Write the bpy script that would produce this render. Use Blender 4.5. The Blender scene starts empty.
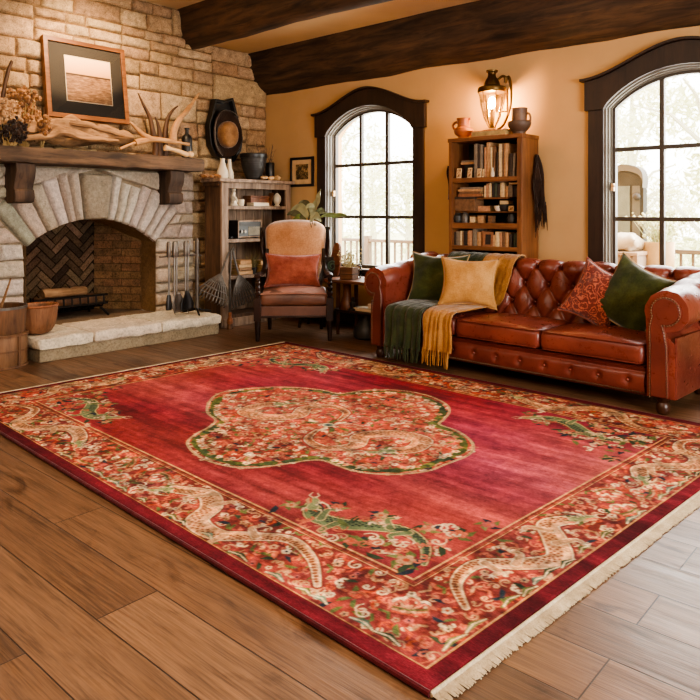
import bpy, bmesh, math, random
import numpy as np
from mathutils import Vector, Matrix, Euler, noise

random.seed(7)
SC = bpy.context.scene
COL = SC.collection
PI = math.pi
R = math.radians

# ---------------------------------------------------------------- camera frame (room: +X along the back wall, +Y towards it)
CAM_H = 1.2
YAW = math.radians(41.48)
FPX = 690.0
HOR = 211.0
Fv = (-math.sin(YAW), math.cos(YAW))
Rv = (math.cos(YAW), math.sin(YAW))

def _ray(px, py):
    u = (px - 350.0) / FPX
    return (Fv[0] + Rv[0]*u, Fv[1] + Rv[1]*u, (HOR - py) / FPX)
def FL(px, py, z=0.0):
    """point at height z (floor measure)"""
    r = _ray(px, py); t = (z - CAM_H) / r[2]
    return Vector((r[0]*t, r[1]*t, z))
def WX(px, py, X):
    r = _ray(px, py); t = X / r[0]
    return Vector((X, r[1]*t, CAM_H + r[2]*t))
def WY(px, py, Y):
    r = _ray(px, py); t = Y / r[1]
    return Vector((r[0]*t, Y, CAM_H + r[2]*t))

# ---------------------------------------------------------------- mesh builder
def V(*a): return Vector(a)
class MB:
    def __init__(s):
        s.v = []; s.f = []; s.c = []
    def add(s, vs, fs, M=None, col=None):
        b = len(s.v)
        for p in vs:
            p = Vector(p)
            if M is not None: p = M @ p
            s.v.append(p); s.c.append(col)
        for f in fs: s.f.append([b+i for i in f])
        return s
    def box(s, c, d, M=None, rot=None, col=None, taper=1.0):
        x, y, z = d[0]/2, d[1]/2, d[2]/2
        vs = []
        for k in (-1, 1):
            t = taper if k < 0 else 1.0
            for (i, j) in ((-1,-1),(1,-1),(1,1),(-1,1)): vs.append(V(i*x*t, j*y*t, k*z))
        m = Matrix.Translation(c)
        if rot: m = m @ Euler(rot).to_matrix().to_4x4()
        if M is not None: m = M @ m
        return s.add(vs, [(3,2,1,0),(4,5,6,7),(0,1,5,4),(1,2,6,5),(2,3,7,6),(3,0,4,7)], m, col)
    def span(s, a, b, M=None, col=None):
        c = [(a[i]+b[i])/2 for i in range(3)]; d = [abs(b[i]-a[i]) for i in range(3)]
        return s.box(c, d, M, None, col)
    def grid(s, P, wu=False, wv=False, M=None, col=None, capu=False, flip=False):
        nu, nv = len(P), len(P[0])
        vs = [p for row in P for p in row]; fs = []
        for i in range(nu if wu else nu-1):
            for j in range(nv if wv else nv-1):
                a = i*nv+j; b = ((i+1) % nu)*nv+j; c = ((i+1) % nu)*nv+(j+1) % nv; d = i*nv+(j+1) % nv
                fs.append((a,d,c,b) if flip else (a,b,c,d))
        if capu:
            e1 = list(range(nv)); e2 = [(nu-1)*nv+j for j in range(nv-1,-1,-1)]
            if flip: e1.reverse(); e2.reverse()
            fs.append(e1); fs.append(e2)
        return s.add(vs, fs, M, col)
    def tube(s, pts, r, n=8, M=None, col=None, flat=None):
        pts = [Vector(p) for p in pts]; k = len(pts)
        rs = list(r) if hasattr(r, '__len__') else [r]*k
        if len(rs) != k:
            rs = [rs[0]+(rs[-1]-rs[0])*i/(k-1) for i in range(k)]
        T = []
        for i in range(k):
            t = pts[min(i+1,k-1)]-pts[max(i-1,0)]
            T.append(t.normalized() if t.length > 1e-9 else V(0,0,1))
        up = V(0,0,1) if abs(T[0].z) < .9 else V(1,0,0)
        N = (up - T[0]*up.dot(T[0])).normalized()
        P = []
        for i in range(k):
            N = (N - T[i]*N.dot(T[i]))
            N = N.normalized() if N.length > 1e-6 else V(1,0,0)
            B = T[i].cross(N)
            row = []
            for j in range(n):
                a = 2*PI*j/n
                row.append(pts[i] + (N*math.cos(a)*(flat or 1) + B*math.sin(a))*rs[i])
            P.append(row)
        return s.grid(P, wv=True, M=M, col=col, capu=True, flip=False)
    def lathe(s, prof, n=24, at=(0,0,0), M=None, col=None, sx=1, sy=1, cap=True):
        P = [[V(at[0]+r*sx*math.cos(2*PI*j/n), at[1]+r*sy*math.sin(2*PI*j/n), at[2]+z) for j in range(n)] for r, z in prof]
        return s.grid(P, wv=True, M=M, col=col, capu=cap, flip=True)
    def ball(s, c, r, nu=10, nv=14, M=None, col=None):
        if not hasattr(r, '__len__'): r = (r,r,r)
        P = []
        for i in range(nu+1):
            a = -PI/2 + PI*i/nu
            ca = max(math.cos(a), 1e-3)
            P.append([V(c[0]+r[0]*ca*math.cos(2*PI*j/nv), c[1]+r[1]*ca*math.sin(2*PI*j/nv), c[2]+r[2]*math.sin(a)) for j in range(nv)])
        return s.grid(P, wv=True, M=M, col=col, capu=True, flip=True)
    def prism(s, poly, fmap, d0, d1, col=None, M=None):
        """poly: 2D list; fmap(a,b,d)->Vector; extruded between depths d0 and d1"""
        n = len(poly)
        vs = [fmap(a,b,d0) for a,b in poly] + [fmap(a,b,d1) for a,b in poly]
        fs = [list(range(n)), list(range(2*n-1, n-1, -1))]
        for i in range(n): fs.append((i, n+i, n+(i+1) % n, (i+1) % n))
        return s.add(vs, fs, M, col)
    def strip(s, A, B, fmap, d0, d1, closed=False, col=None):
        """ring between two 2D curves of equal length, extruded"""
        n = len(A); vs = []
        for i in range(n):
            vs += [fmap(*A[i], d0), fmap(*B[i], d0), fmap(*B[i], d1), fmap(*A[i], d1)]
        fs = []
        for i in range(n if closed else n-1):
            a = 4*i; b = 4*((i+1) % n)
            for k in range(4): fs.append((a+k, b+k, b+(k+1) % 4, a+(k+1) % 4))
        if not closed:
            fs.append((0,1,2,3)); e = 4*(n-1); fs.append((e+3,e+2,e+1,e))
        return s.add(vs, fs, None, col)
    def build(s, name, mat, parent=None, smooth=40, bevel=0, seg=2, subsurf=0, solid=0, loc=None, rz=0, weld=False):
        me = bpy.data.meshes.new(name)
        me.from_pydata([tuple(p) for p in s.v], [], s.f)
        me.update()
        bm = bmesh.new(); bm.from_mesh(me)
        if weld: bmesh.ops.remove_doubles(bm, verts=bm.verts, dist=1e-5)
        bmesh.ops.recalc_face_normals(bm, faces=bm.faces)
        bm.to_mesh(me); bm.free()
        if any(c is not None for c in s.c) and not weld:
            at = me.color_attributes.new('Col', 'FLOAT_COLOR', 'POINT')
            arr = np.ones((len(s.v), 4), dtype=np.float32)
            for i, c in enumerate(s.c):
                if c is not None: arr[i,:3] = c[:3]
            at.data.foreach_set('color', arr.ravel())
        if smooth:
            me.polygons.foreach_set('use_smooth', [True]*len(me.polygons))
            try: me.set_sharp_from_angle(angle=R(smooth))
            except Exception: pass
        me.materials.append(mat)
        o = bpy.data.objects.new(name, me); COL.objects.link(o)
        if parent is not None: o.parent = parent
        if loc is not None: o.location = loc
        o.rotation_euler.z = rz
        if bevel:
            b = o.modifiers.new('bevel','BEVEL'); b.width = bevel; b.segments = seg; b.limit_method = 'ANGLE'; b.angle_limit = R(40)
        if solid:
            m = o.modifiers.new('solid','SOLIDIFY'); m.thickness = solid; m.offset = 0
        if subsurf:
            m = o.modifiers.new('sub','SUBSURF'); m.levels = subsurf; m.render_levels = subsurf
        return o

def tag(o, label=None, cat=None, group=None, kind=None):
    if label: o['label'] = label
    if cat: o['category'] = cat
    if group: o['group'] = group
    if kind: o['kind'] = kind
    return o
def thing(name, label, cat, loc=(0,0,0), rz=0, group=None):
    o = bpy.data.objects.new(name, None); COL.objects.link(o)
    o.empty_display_size = .05
    o.location = loc; o.rotation_euler = (0,0,rz)
    return tag(o, label, cat, group)
def struct(o): o['kind'] = 'structure'; return o
def copy_tree(o, parent=None):
    c = o.copy(); COL.objects.link(c)
    if parent is not None: c.parent = parent
    for ch in list(o.children): copy_tree(ch, c)
    return c

def catmull(pts, k=6, closed=False):
    pts = [tuple(p) for p in pts]; n = len(pts); out = []
    rng = range(n if closed else n-1)
    for i in rng:
        if closed: p0,p1,p2,p3 = (pts[(i-1)%n],pts[i],pts[(i+1)%n],pts[(i+2)%n])
        else: p0,p1,p2,p3 = pts[max(i-1,0)],pts[i],pts[i+1],pts[min(i+2,n-1)]
        for j in range(k):
            t = j/k
            out.append(tuple(.5*((2*b)+(-a+c)*t+(2*a-5*b+4*c-d)*t*t+(-a+3*b-3*c+d)*t**3) for a,b,c,d in zip(p0,p1,p2,p3)))
    if not closed: out.append(pts[-1])
    return out

# ---------------------------------------------------------------- materials
def lin(c):
    f = lambda x: x/12.92 if x <= .04045 else ((x+.055)/1.055)**2.4
    return tuple(f(x/255.0) for x in c) + (1.0,)
class NT:
    def __init__(s, name):
        s.m = bpy.data.materials.new(name); s.m.use_nodes = True
        s.t = s.m.node_tree; s.t.nodes.clear()
        s.out = s.n('ShaderNodeOutputMaterial'); s.b = s.n('ShaderNodeBsdfPrincipled')
        s.l(s.b.outputs[0], s.out.inputs[0])
    def n(s, typ, **kw):
        nd = s.t.nodes.new(typ)
        for k, v in kw.items():
            if k.startswith('i_'):
                key = k[2:].replace('_',' ')
                nd.inputs[key].default_value = v
            else: setattr(nd, k, v)
        return nd
    def l(s, a, b): s.t.links.new(a, b)
    def coord(s, kind='Object', scale=(1,1,1), rot=(0,0,0), loc=(0,0,0)):
        tc = s.n('ShaderNodeTexCoord'); mp = s.n('ShaderNodeMapping')
        mp.inputs['Scale'].default_value = scale; mp.inputs['Rotation'].default_value = rot; mp.inputs['Location'].default_value = loc
        s.l(tc.outputs[kind], mp.inputs[0]); return mp.outputs[0]
    def noise(s, vec, scale=5, detail=4, rough=.55, dist=0):
        nd = s.n('ShaderNodeTexNoise'); nd.inputs['Scale'].default_value = scale; nd.inputs['Detail'].default_value = detail
        nd.inputs['Roughness'].default_value = rough; nd.inputs['Distortion'].default_value = dist
        if vec is not None: s.l(vec, nd.inputs['Vector'])
        return nd
    def ramp(s, fac, stops):
        nd = s.n('ShaderNodeValToRGB'); cr = nd.color_ramp
        while len(cr.elements) < len(stops): cr.elements.new(.5)
        for e, (p, c) in zip(cr.elements, stops): e.position = p; e.color = c if len(c) == 4 else tuple(c)+(1,)
        s.l(fac, nd.inputs[0]); return nd.outputs[0]
    def mix(s, a, b, fac=.5, mode='MIX'):
        nd = s.n('ShaderNodeMix', data_type='RGBA', blend_type=mode)
        for sock, v in ((nd.inputs[6], a), (nd.inputs[7], b), (nd.inputs[0], fac)):
            if hasattr(v, 'links') or hasattr(v, 'is_linked'): s.l(v, sock)
            else: sock.default_value = v
        return nd.outputs[2]
    def bump(s, h, strength=.3, dist=.01, prev=None):
        nd = s.n('ShaderNodeBump'); nd.inputs['Strength'].default_value = strength; nd.inputs['Distance'].default_value = dist
        s.l(h, nd.inputs['Height'])
        if prev is not None: s.l(prev, nd.inputs['Normal'])
        return nd.outputs[0]
    def fin(s, color=None, rough=.6, normal=None, metal=0, spec=.5, **kw):
        b = s.b
        if color is not None:
            if hasattr(color, 'is_linked'): s.l(color, b.inputs['Base Color'])
            else: b.inputs['Base Color'].default_value = color
        if hasattr(rough, 'is_linked'): s.l(rough, b.inputs['Roughness'])
        else: b.inputs['Roughness'].default_value = rough
        if normal is not None: s.l(normal, b.inputs['Normal'])
        b.inputs['Metallic'].default_value = metal
        b.inputs['Specular IOR Level'].default_value = spec
        for k, v in kw.items(): b.inputs[k.replace('_',' ')].default_value = v
        return s.m

def m_wood(name, c1, c2, axis='x', scale=1.0, rough=.5, grain=14, bump=.25, spec=.4):
    t = NT(name)
    k = {'x': (1.2,grain,grain), 'y': (grain,1.2,grain), 'z': (grain,grain,1.2)}[axis]
    v = t.coord('Object', tuple(a*scale for a in k))
    n1 = t.noise(v, 1.6, 6, .6, .6); n2 = t.noise(v, 6, 3, .6)
    v2 = t.coord('Object', (2,2,2)); n3 = t.noise(v2, 1.5, 3)
    c = t.ramp(n1.outputs[0], [(.3, lin(c1)), (.7, lin(c2))])
    dk = tuple(x*.45 for x in lin(c1)[:3])+(1,)
    c = t.mix(c, dk, t.ramp(n2.outputs[0], [(.55,(0,0,0)),(.8,(.7,.7,.7))]))
    c = t.mix(c, t.ramp(n3.outputs[0], [(.3,(.55,.55,.55)),(.7,(1.1,1.1,1.1))]), .7, 'MULTIPLY')
    return t.fin(c, rough, t.bump(n1.outputs[0], bump, .006), spec=spec)
def m_plain(name, c, rough=.6, metal=0, var=.18, vscale=8, bump=0, bscale=60, spec=.5, **kw):
    t = NT(name); v = t.coord('Object')
    n = t.noise(v, vscale, 4)
    L = lin(c); lo = tuple(x*(1-var) for x in L[:3])+(1,); hi = tuple(min(1,x*(1+var)) for x in L[:3])+(1,)
    col = t.ramp(n.outputs[0], [(.3,lo),(.7,hi)])
    nm = None
    if bump:
        nb = t.noise(v, bscale, 4, .6); nm = t.bump(nb.outputs[0], bump, .004)
    return t.fin(col, rough, nm, metal, spec, **kw)
def m_fabric(name, c1, c2, scale=30, sheen=.4, bump=.4, rough=.9, wscale=350):
    t = NT(name); v = t.coord('Object')
    n = t.noise(v, scale*.2, 4, .6); n2 = t.noise(v, scale*3, 3)
    c = t.ramp(n.outputs[0], [(.3,lin(c1)),(.7,lin(c2))])
    c = t.mix(c, t.ramp(n2.outputs[0], [(.3,(.75,.75,.75)),(.7,(1.15,1.15,1.15))]), .8, 'MULTIPLY')
    nb = t.noise(v, wscale, 2); nb2 = t.noise(v, scale*.35, 3)
    nm = t.bump(nb2.outputs[0], bump, .02); nm = t.bump(nb.outputs[0], bump, .002, nm)
    return t.fin(c, rough, nm, spec=.15, Sheen_Weight=sheen, Sheen_Roughness=.4)
def m_leather(name, c1, c2, rough=.34):
    t = NT(name); v = t.coord('Object')
    n = t.noise(v, 3.2, 5, .6, .4)
    c = t.ramp(n.outputs[0], [(.28,lin(c1)),(.72,lin(c2))])
    n2 = t.noise(v, 22, 5, .7)
    c = t.mix(c, t.ramp(n2.outputs[0], [(.35,(.86,.84,.82)),(.65,(1.06,1.06,1.06))]), .5, 'MULTIPLY')
    vo = t.n('ShaderNodeTexVoronoi'); vo.inputs['Scale'].default_value = 160; t.l(v, vo.inputs['Vector'])
    w = t.noise(v, 14, 4, .6)
    nm = t.bump(w.outputs[0], .32, .012); nm = t.bump(vo.outputs[0], .12, .002, nm)
    rg = t.ramp(n2.outputs[0], [(.3,(rough-.08,)*3),(.7,(rough+.14,)*3)])
    return t.fin(c, rg, nm, spec=.5)
def m_attr(name, rough=.9, bump=.5, bscale=40, mul=1.0, vscale=18, spec=.2, big=0, var=.5):
    """per-vertex Col attribute times noise"""
    t = NT(name); a = t.n('ShaderNodeAttribute', attribute_name='Col'); v = t.coord('Object')
    n = t.noise(v, vscale, 6, .65); n2 = t.noise(v, vscale*5.5, 4, .7)
    c = t.mix(a.outputs[0], t.ramp(n.outputs[0], [(.28,(1-var,)*3),(.75,(1+var*.35,)*3)]), 1.0, 'MULTIPLY')
    c = t.mix(c, t.ramp(n2.outputs[0], [(.33,(1-var*1.1,)*3),(.5,(1,1,1)),(.72,(1+var*.4,)*3)]), 1.0, 'MULTIPLY')
    nb = t.noise(v, bscale, 8, .72); nf = t.noise(v, vscale*5.5, 4, .7)
    nm = t.bump(nb.outputs[0], bump, .03); nm = t.bump(nf.outputs[0], bump*.8, .008, nm)
    return t.fin(c, rough, nm, spec=spec)
def m_emit(name, c, s):
    t = NT(name); e = t.n('ShaderNodeEmission'); e.inputs[0].default_value = lin(c); e.inputs[1].default_value = s
    t.l(e.outputs[0], t.out.inputs[0]); return t.m
def m_glass(name, tint=(255,255,255), refl=.08):
    t = NT(name); tr = t.n('ShaderNodeBsdfTransparent'); tr.inputs[0].default_value = lin(tint)
    gl = t.n('ShaderNodeBsdfGlossy'); gl.inputs['Roughness'].default_value = .02
    fr = t.n('ShaderNodeFresnel'); fr.inputs[0].default_value = 1.45
    mx = t.n('ShaderNodeMixShader'); t.l(fr.outputs[0], mx.inputs[0]); t.l(tr.outputs[0], mx.inputs[1]); t.l(gl.outputs[0], mx.inputs[2])
    t.l(mx.outputs[0], t.out.inputs[0]); return t.m

M = {}
M['beam'] = m_wood('dark_beam_wood', (34,25,18), (94,68,46), 'x', 1.0, .65, 10, .8)
M['plaster'] = m_plain('ochre_plaster', (190,152,106), .9, 0, .05, 3, .12, 30, .2)
M['ceil'] = m_plain('warm_ceiling_paint', (198,168,126), .9, 0, .05, 3, .06, 30, .2)
M['casing'] = m_wood('dark_stained_casing', (38,26,20), (58,40,30), 'z', 1, .45, 10, .1)
M['sash'] = m_plain('bronze_sash_paint', (62,52,42), .45)
M['liner'] = m_plain('pale_jamb_paint', (118,112,102), .5, 0, .05)
M['glass'] = m_glass('window_glass')
M['mantel'] = m_wood('rough_mantel_oak', (46,35,27), (112,86,64), 'y', 1, .75, 12, 1.0)
M['corbel'] = m_wood('corbel_oak', (42,32,25), (92,70,54), 'z', 1, .75, 9, .9)
M['stone'] = m_attr('rubble_stone', .92, .75, 26)
M['dressed'] = m_attr('tooled_limestone', .92, 1.0, 42, vscale=30, var=.36)
M['slab'] = m_attr('hearth_flagstone', .8, .5, 20, vscale=9, var=.35)
M['brick'] = m_attr('soot_brick', .95, .6, 60, vscale=12)
M['iron'] = m_plain('black_wrought_iron', (34,31,29), .45, .8, .3, 30, .2, 80)
M['iron2'] = m_plain('grey_iron', (92,86,80), .45, .5, .25, 30, .1, 80)
M['steel'] = m_plain('worn_steel', (112,104,96), .35, .7, .2, 20)
M['brass'] = m_plain('aged_brass', (98,74,42), .38, .9, .3, 20)
M['framewood'] = m_wood('walnut_frame', (92,56,32), (140,90,54), 'y', 1, .4, 14, .1)
M['mat'] = m_plain('dark_mat_board', (52,46,38), .8, 0, .05)
M['drift'] = m_wood('driftwood', (104,74,48), (170,132,94), 'y', 1, .9, 16, 1.0)
M['antler_dark'] = m_wood('dark_antler', (44,28,19), (100,68,44), 'z', 1, .55, 10, .3)
M['antler'] = m_wood('pale_antler', (150,104,62), (206,158,106), 'y', 1, .5, 6, .2)
M['bone'] = m_plain('pale_bone', (208,168,120), .45, 0, .12, 12)
M['dried'] = m_fabric('dried_flower_heads', (92,60,38), (164,118,76), 60, .2, .9)
M['dried2'] = m_fabric('pale_dried_blooms', (150,112,76), (200,160,118), 60, .2, .9)
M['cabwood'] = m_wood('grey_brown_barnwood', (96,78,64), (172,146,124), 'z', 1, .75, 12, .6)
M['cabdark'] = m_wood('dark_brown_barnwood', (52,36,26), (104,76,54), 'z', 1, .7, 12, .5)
M['black'] = m_plain('black_lacquer', (20,18,17), .4, 0, .2, 10)
M['blackcer'] = m_plain('matte_black_ceramic', (38,36,34), .5, 0, .3, 14, .15, 40)
M['white_cer'] = m_plain('ivory_ceramic', (206,190,164), .45, 0, .12, 20)
M['terra'] = m_plain('glazed_terracotta', (150,88,54), .35, 0, .3, 14)
M['browncer'] = m_plain('brown_stoneware', (112,82,62), .5, 0, .25, 18)
M['suede'] = m_fabric('tan_suede', (168,116,78), (200,150,110), 24, .5, .15, .85, 500)
M['seatlea'] = m_leather('brown_seat_leather', (70,42,30), (108,70,52), .42)
M['seattop'] = m_leather('worn_rose_leather', (132,86,70), (168,120,100), .5)
M['chairwood'] = m_wood('near_black_turned_wood', (26,16,12), (52,32,22), 'z', 1, .35, 10, .1)
M['rust'] = m_fabric('rust_velvet', (120,56,44), (164,92,72), 40, .5, .3)
def m_paisley(name, c1, c2, c3):
    t = NT(name); v = t.coord('Object'); n = t.noise(v, 9, 4, .6)
    dv = t.mix(v, n.outputs[1], .12)
    vo = t.n('ShaderNodeTexVoronoi'); vo.inputs['Scale'].default_value = 17; t.l(dv, vo.inputs['Vector'])
    w = t.n('ShaderNodeMath', operation='SINE'); m2 = t.n('ShaderNodeMath', operation='MULTIPLY'); m2.inputs[1].default_value = 22; t.l(vo.outputs['Distance'], m2.inputs[0]); t.l(m2.outputs[0], w.inputs[0])
    c = t.ramp(w.outputs[0], [(.25,lin(c1)),(.5,lin(c2)),(.9,lin(c3))])
    n2 = t.noise(v, 60, 3); c = t.mix(c, t.ramp(n2.outputs[0], [(.3,(.7,.7,.7)),(.7,(1.15,1.15,1.15))]), .8, 'MULTIPLY')
    return t.fin(c, .85, t.bump(w.outputs[0], .25, .004), spec=.2, Sheen_Weight=.35)
M['paisley'] = m_paisley('rust_paisley', (104,44,34), (140,66,48), (170,92,68))
M['leather'] = m_leather('oxblood_leather', (92,38,30), (134,66,51), .30)
M['leather2'] = m_leather('deep_oxblood_leather', (78,31,25), (114,52,40), .32)
M['foot'] = m_wood('bun_foot_wood', (40,22,14), (74,42,26), 'z', 1, .35, 8, .1)
M['stud'] = m_plain('brass_stud', (104,82,58), .35, .8)
M['green'] = m_fabric('forest_green_velvet', (36,44,22), (72,76,38), 30, .6, .25)
M['greenthrow'] = m_fabric('green_wool_throw', (30,38,22), (60,66,38), 40, .4, .8, .95, 160)
M['mustard'] = m_fabric('mustard_linen', (166,118,62), (194,148,90), 40, .3, .3)
M['mustthrow'] = m_fabric('mustard_wool_throw', (138,92,46), (178,130,74), 40, .3, .9, .95, 160)
M['piping'] = m_plain('cream_piping', (170,140,98), .8)
M['tablewood'] = m_wood('side_table_wood', (78,46,30), (134,86,58), 'x', 1, .4, 8, .1)
M['shelfwood'] = m_wood('bookcase_wood', (98,60,36), (144,94,58), 'x', 1, .45, 12, .15)
M['shelfwoodv'] = m_wood('bookcase_upright_wood', (98,60,36), (144,94,58), 'z', 1, .45, 12, .15)
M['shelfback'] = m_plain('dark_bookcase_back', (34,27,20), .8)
M['bucketwood'] = m_wood('barrel_stave_wood', (72,48,32), (128,90,60), 'z', 1, .7, 8, .5)
M['bucketwarm'] = m_wood('orange_stave_wood', (92,64,42), (138,100,68), 'z', 1, .6, 8, .5)
M['copper'] = m_plain('hammered_copper', (140,88,58), .5, .4, .3, 40, .5, 30)
M['leaf'] = m_plain('leaf_green', (104,122,60), .45, 0, .3, 10)
M['leafpale'] = m_plain('pale_leaf', (170,176,140), .5, 0, .25, 10)
M['leafdark'] = m_plain('dusty_leaf', (96,98,74), .6, 0, .3, 10)
M['straw'] = m_plain('dry_straw', (168,140,92), .9, 0, .3, 20)
M['darkcloth'] = m_fabric('dark_brown_cloth', (30,20,16), (58,40,30), 40, .3, .6)
# ================================================================ stone helpers
def stone(mb, q, fmap, depth, col, seed, rad=.03, nu=7, nv=5, rough=.014, jit=.008):
    """one puffed, rough-faced block over the quad q (a,b), counter-clockwise from bottom-left"""
    W = (Vector(q[1])-Vector(q[0])).length; H = (Vector(q[3])-Vector(q[0])).length
    def samples(L, n):
        r = min(rad/L, .3)
        s = [0, r*.3, r]
        s += [r+(1-2*r)*(k+1)/(n+1) for k in range(n)]
        return s + [1-r, 1-r*.3, 1]
    ps, qs = samples(W, nu), samples(H, nv)
    P = []
    for p in ps:
        row = []
        for t in qs:
            a = (q[0][0]*(1-p)+q[1][0]*p)*(1-t)+(q[3][0]*(1-p)+q[2][0]*p)*t
            b = (q[0][1]*(1-p)+q[1][1]*p)*(1-t)+(q[3][1]*(1-p)+q[2][1]*p)*t
            e = min(p*W, (1-p)*W, t*H, (1-t)*H)/rad
            e = min(1.0, e); h = math.sqrt(max(0, 1-(1-e)**2))
            nz = noise.noise(V(a*9+seed*3.1, b*9, seed*1.7)); n2 = noise.noise(V(a*28, b*28+seed, seed*.7))
            hh = depth*h + (nz*rough*1.3+n2*rough*.7)*h - .004*(1-h)
            ja = noise.noise(V(a*7, b*7, seed+5))*jit; jb = noise.noise(V(a*7+9, b*7, seed+8))*jit
            row.append(fmap(a+ja, b+jb, hh))
        P.append(row)
    mb.grid(P, col=col)
def vary(rng, base, s=.12, hue=.05):
    k = 1+rng.uniform(-s, s)
    return tuple(max(.01, min(1, x*k*(1+rng.uniform(-hue, hue)))) for x in lin(base)[:3])
def rough_box(mb, a, b, res=.05, amp=.01, rad=.02, freq=8, col=None, seed=0, shape=None):
    a = Vector(a); b = Vector(b); d = b-a
    n = [max(2, int(math.ceil(d[i]/res))) for i in range(3)]
    idx = {}; vs = []; fs = []
    def vid(i, j, k):
        key = (i, j, k)
        if key in idx: return idx[key]
        p = V(a.x+d.x*i/n[0], a.y+d.y*j/n[1], a.z+d.z*k/n[2])
        r = min(rad, min(d)/2.01)
        q = V(*[min(max(p[m], a[m]+r), b[m]-r) for m in range(3)])
        if (p-q).length > 1e-9: p = q+(p-q).normalized()*r
        nn = noise.noise_vector(p*freq+V(seed,seed*2,0)); n2 = noise.noise_vector(p*freq*3+V(seed,0,7))
        p = p + nn*amp + n2*amp*.4
        if shape: p = shape(p)
        idx[key] = len(vs); vs.append(p); return idx[key]
    for ax in range(3):
        u, w = [(1,2),(2,0),(0,1)][ax]
        for side in (0, n[ax]):
            for i in range(n[u]):
                for j in range(n[w]):
                    q = []
                    for (di, dj) in ((0,0),(1,0),(1,1),(0,1)):
                        t = [0,0,0]; t[ax] = side; t[u] = i+di; t[w] = j+dj
                        q.append(vid(*t))
                    fs.append(q if side else q[::-1])
    mb.add(vs, fs, None, col)

# ================================================================ room
LX = -6.17; BY = 5.46; Z1 = 3.02; Z2 = 3.32; RX = 2.6; NY = -2.6
# floor
mb = MB(); mb.span((LX-.2, NY-.2, -.12), (RX+.2, BY+.2, 0))
t = NT('wide_oak_planks'); v = t.coord('Object')
def brick(wid, hgt, off, c1, c2, mort, msz):
    nd = t.n('ShaderNodeTexBrick'); nd.offset = .37; nd.offset_frequency = 2; nd.squash = 1
    nd.inputs['Scale'].default_value = 1; nd.inputs['Brick Width'].default_value = wid; nd.inputs['Row Height'].default_value = hgt
    nd.inputs['Mortar Size'].default_value = msz; nd.inputs['Mortar Smooth'].default_value = .3; nd.inputs['Bias'].default_value = 0
    nd.inputs['Color1'].default_value = c1; nd.inputs['Color2'].default_value = c2; nd.inputs['Mortar'].default_value = mort
    t.l(v, nd.inputs['Vector']); return nd
br = brick(1.9, .205, 0, (0,0,0,1), (1,1,1,1), (.5,.5,.5,1), .0025)
sep = t.n('ShaderNodeSeparateXYZ'); t.l(v, sep.inputs[0])
cmb = t.n('ShaderNodeCombineXYZ'); mth = t.n('ShaderNodeMath', operation='MULTIPLY'); mth.inputs[1].default_value = 37.0
t.l(br.outputs[0], mth.inputs[0]); t.l(mth.outputs[0], cmb.inputs[2])
add = t.n('ShaderNodeVectorMath', operation='ADD'); t.l(v, add.inputs[0]); t.l(cmb.outputs[0], add.inputs[1])
def smap(scale):
    mp = t.n('ShaderNodeMapping'); mp.inputs['Scale'].default_value = scale; t.l(add.outputs[0], mp.inputs[0]); return mp.outputs[0]
g1 = t.noise(smap((.9, 11, 1)), 2.2, 7, .62, 1.1)
g2 = t.noise(smap((2.5, 90, 1)), 2.0, 3, .6, .3)
g3 = t.noise(smap((2.2, 4.5, 1)), 1.6, 4, .55, .8)
base = t.ramp(br.outputs[0], [(0, lin((80,57,41))), (.35, lin((118,86,62))), (.7, lin((98,71,52))), (1, lin((138,104,77)))])
c = t.mix(base, t.ramp(g1.outputs[0], [(.25,(.28,.24,.2)),(.47,(.95,.95,.95)),(.8,(1.3,1.28,1.22))]), .9, 'MULTIPLY')
c = t.mix(c, t.ramp(g2.outputs[0], [(.32,(.5,.47,.44)),(.6,(1.12,1.12,1.12))]), .85, 'MULTIPLY')
c = t.mix(c, t.ramp(g3.outputs[0], [(.28,(.26,.2,.16)),(.42,(1,1,1))]), .85, 'MULTIPLY')
c = t.mix(c, lin((40,26,18)), br.outputs['Fac'])
rg = t.ramp(g1.outputs[0], [(.3,(.46,.46,.46)),(.7,(.3,.3,.3))])
nm = t.bump(g2.outputs[0], .16, .004); nm = t.bump(g1.outputs[0], .12, .006, nm)
inv = t.n('ShaderNodeMath', operation='SUBTRACT'); inv.inputs[0].default_value = 1; t.l(br.outputs['Fac'], inv.inputs[1])
nm = t.bump(inv.outputs[0], .6, .004, nm)
t.fin(c, rg, nm, spec=.5)
struct(mb.build('floor', t.m, smooth=0))

# ceiling in two heights, split at the first beam
mb = MB(); mb.span((LX-.2, 4.40, Z1), (RX+.2, BY+.2, Z1+.5)); mb.span((LX-.2, NY-.2, Z2), (RX+.2, 4.40, Z2+.2))
struct(mb.build('ceiling', M['ceil'], smooth=0))

# beams: hewn logs with a sloping underside
def beam(name, prof, x0, x1, seed):
    mb = MB(); n = 60; P = []
    prof = catmull(prof, 4, True)
    for i in range(n+1):
        x = x0+(x1-x0)*i/n
        row = []
        for (y, z) in prof:
            k = noise.noise_vector(V(x*1.1+seed, y*3, z*3))*.022 + noise.noise_vector(V(x*4+seed, y*9, z*9))*.009
            row.append(V(x, y+k.y, z+k.z))
        P.append(row)
    mb.grid(P, wv=True, capu=True)
    return struct(mb.build(name, M['beam'], smooth=45))
beam('trim_1', [(4.26,Z2+.05),(4.25,3.20),(4.27,3.07),(4.34,2.96),(4.43,2.925),(4.50,2.97),(4.52,3.06)], LX-.02, RX, 1)
beam('trim_2', [(5.22,Z1+.06),(5.22,2.90),(5.25,2.77),(5.33,2.65),(5.43,2.575),(5.50,2.60),(5.50,Z1+.06)], LX-.02, RX, 5)

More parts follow.
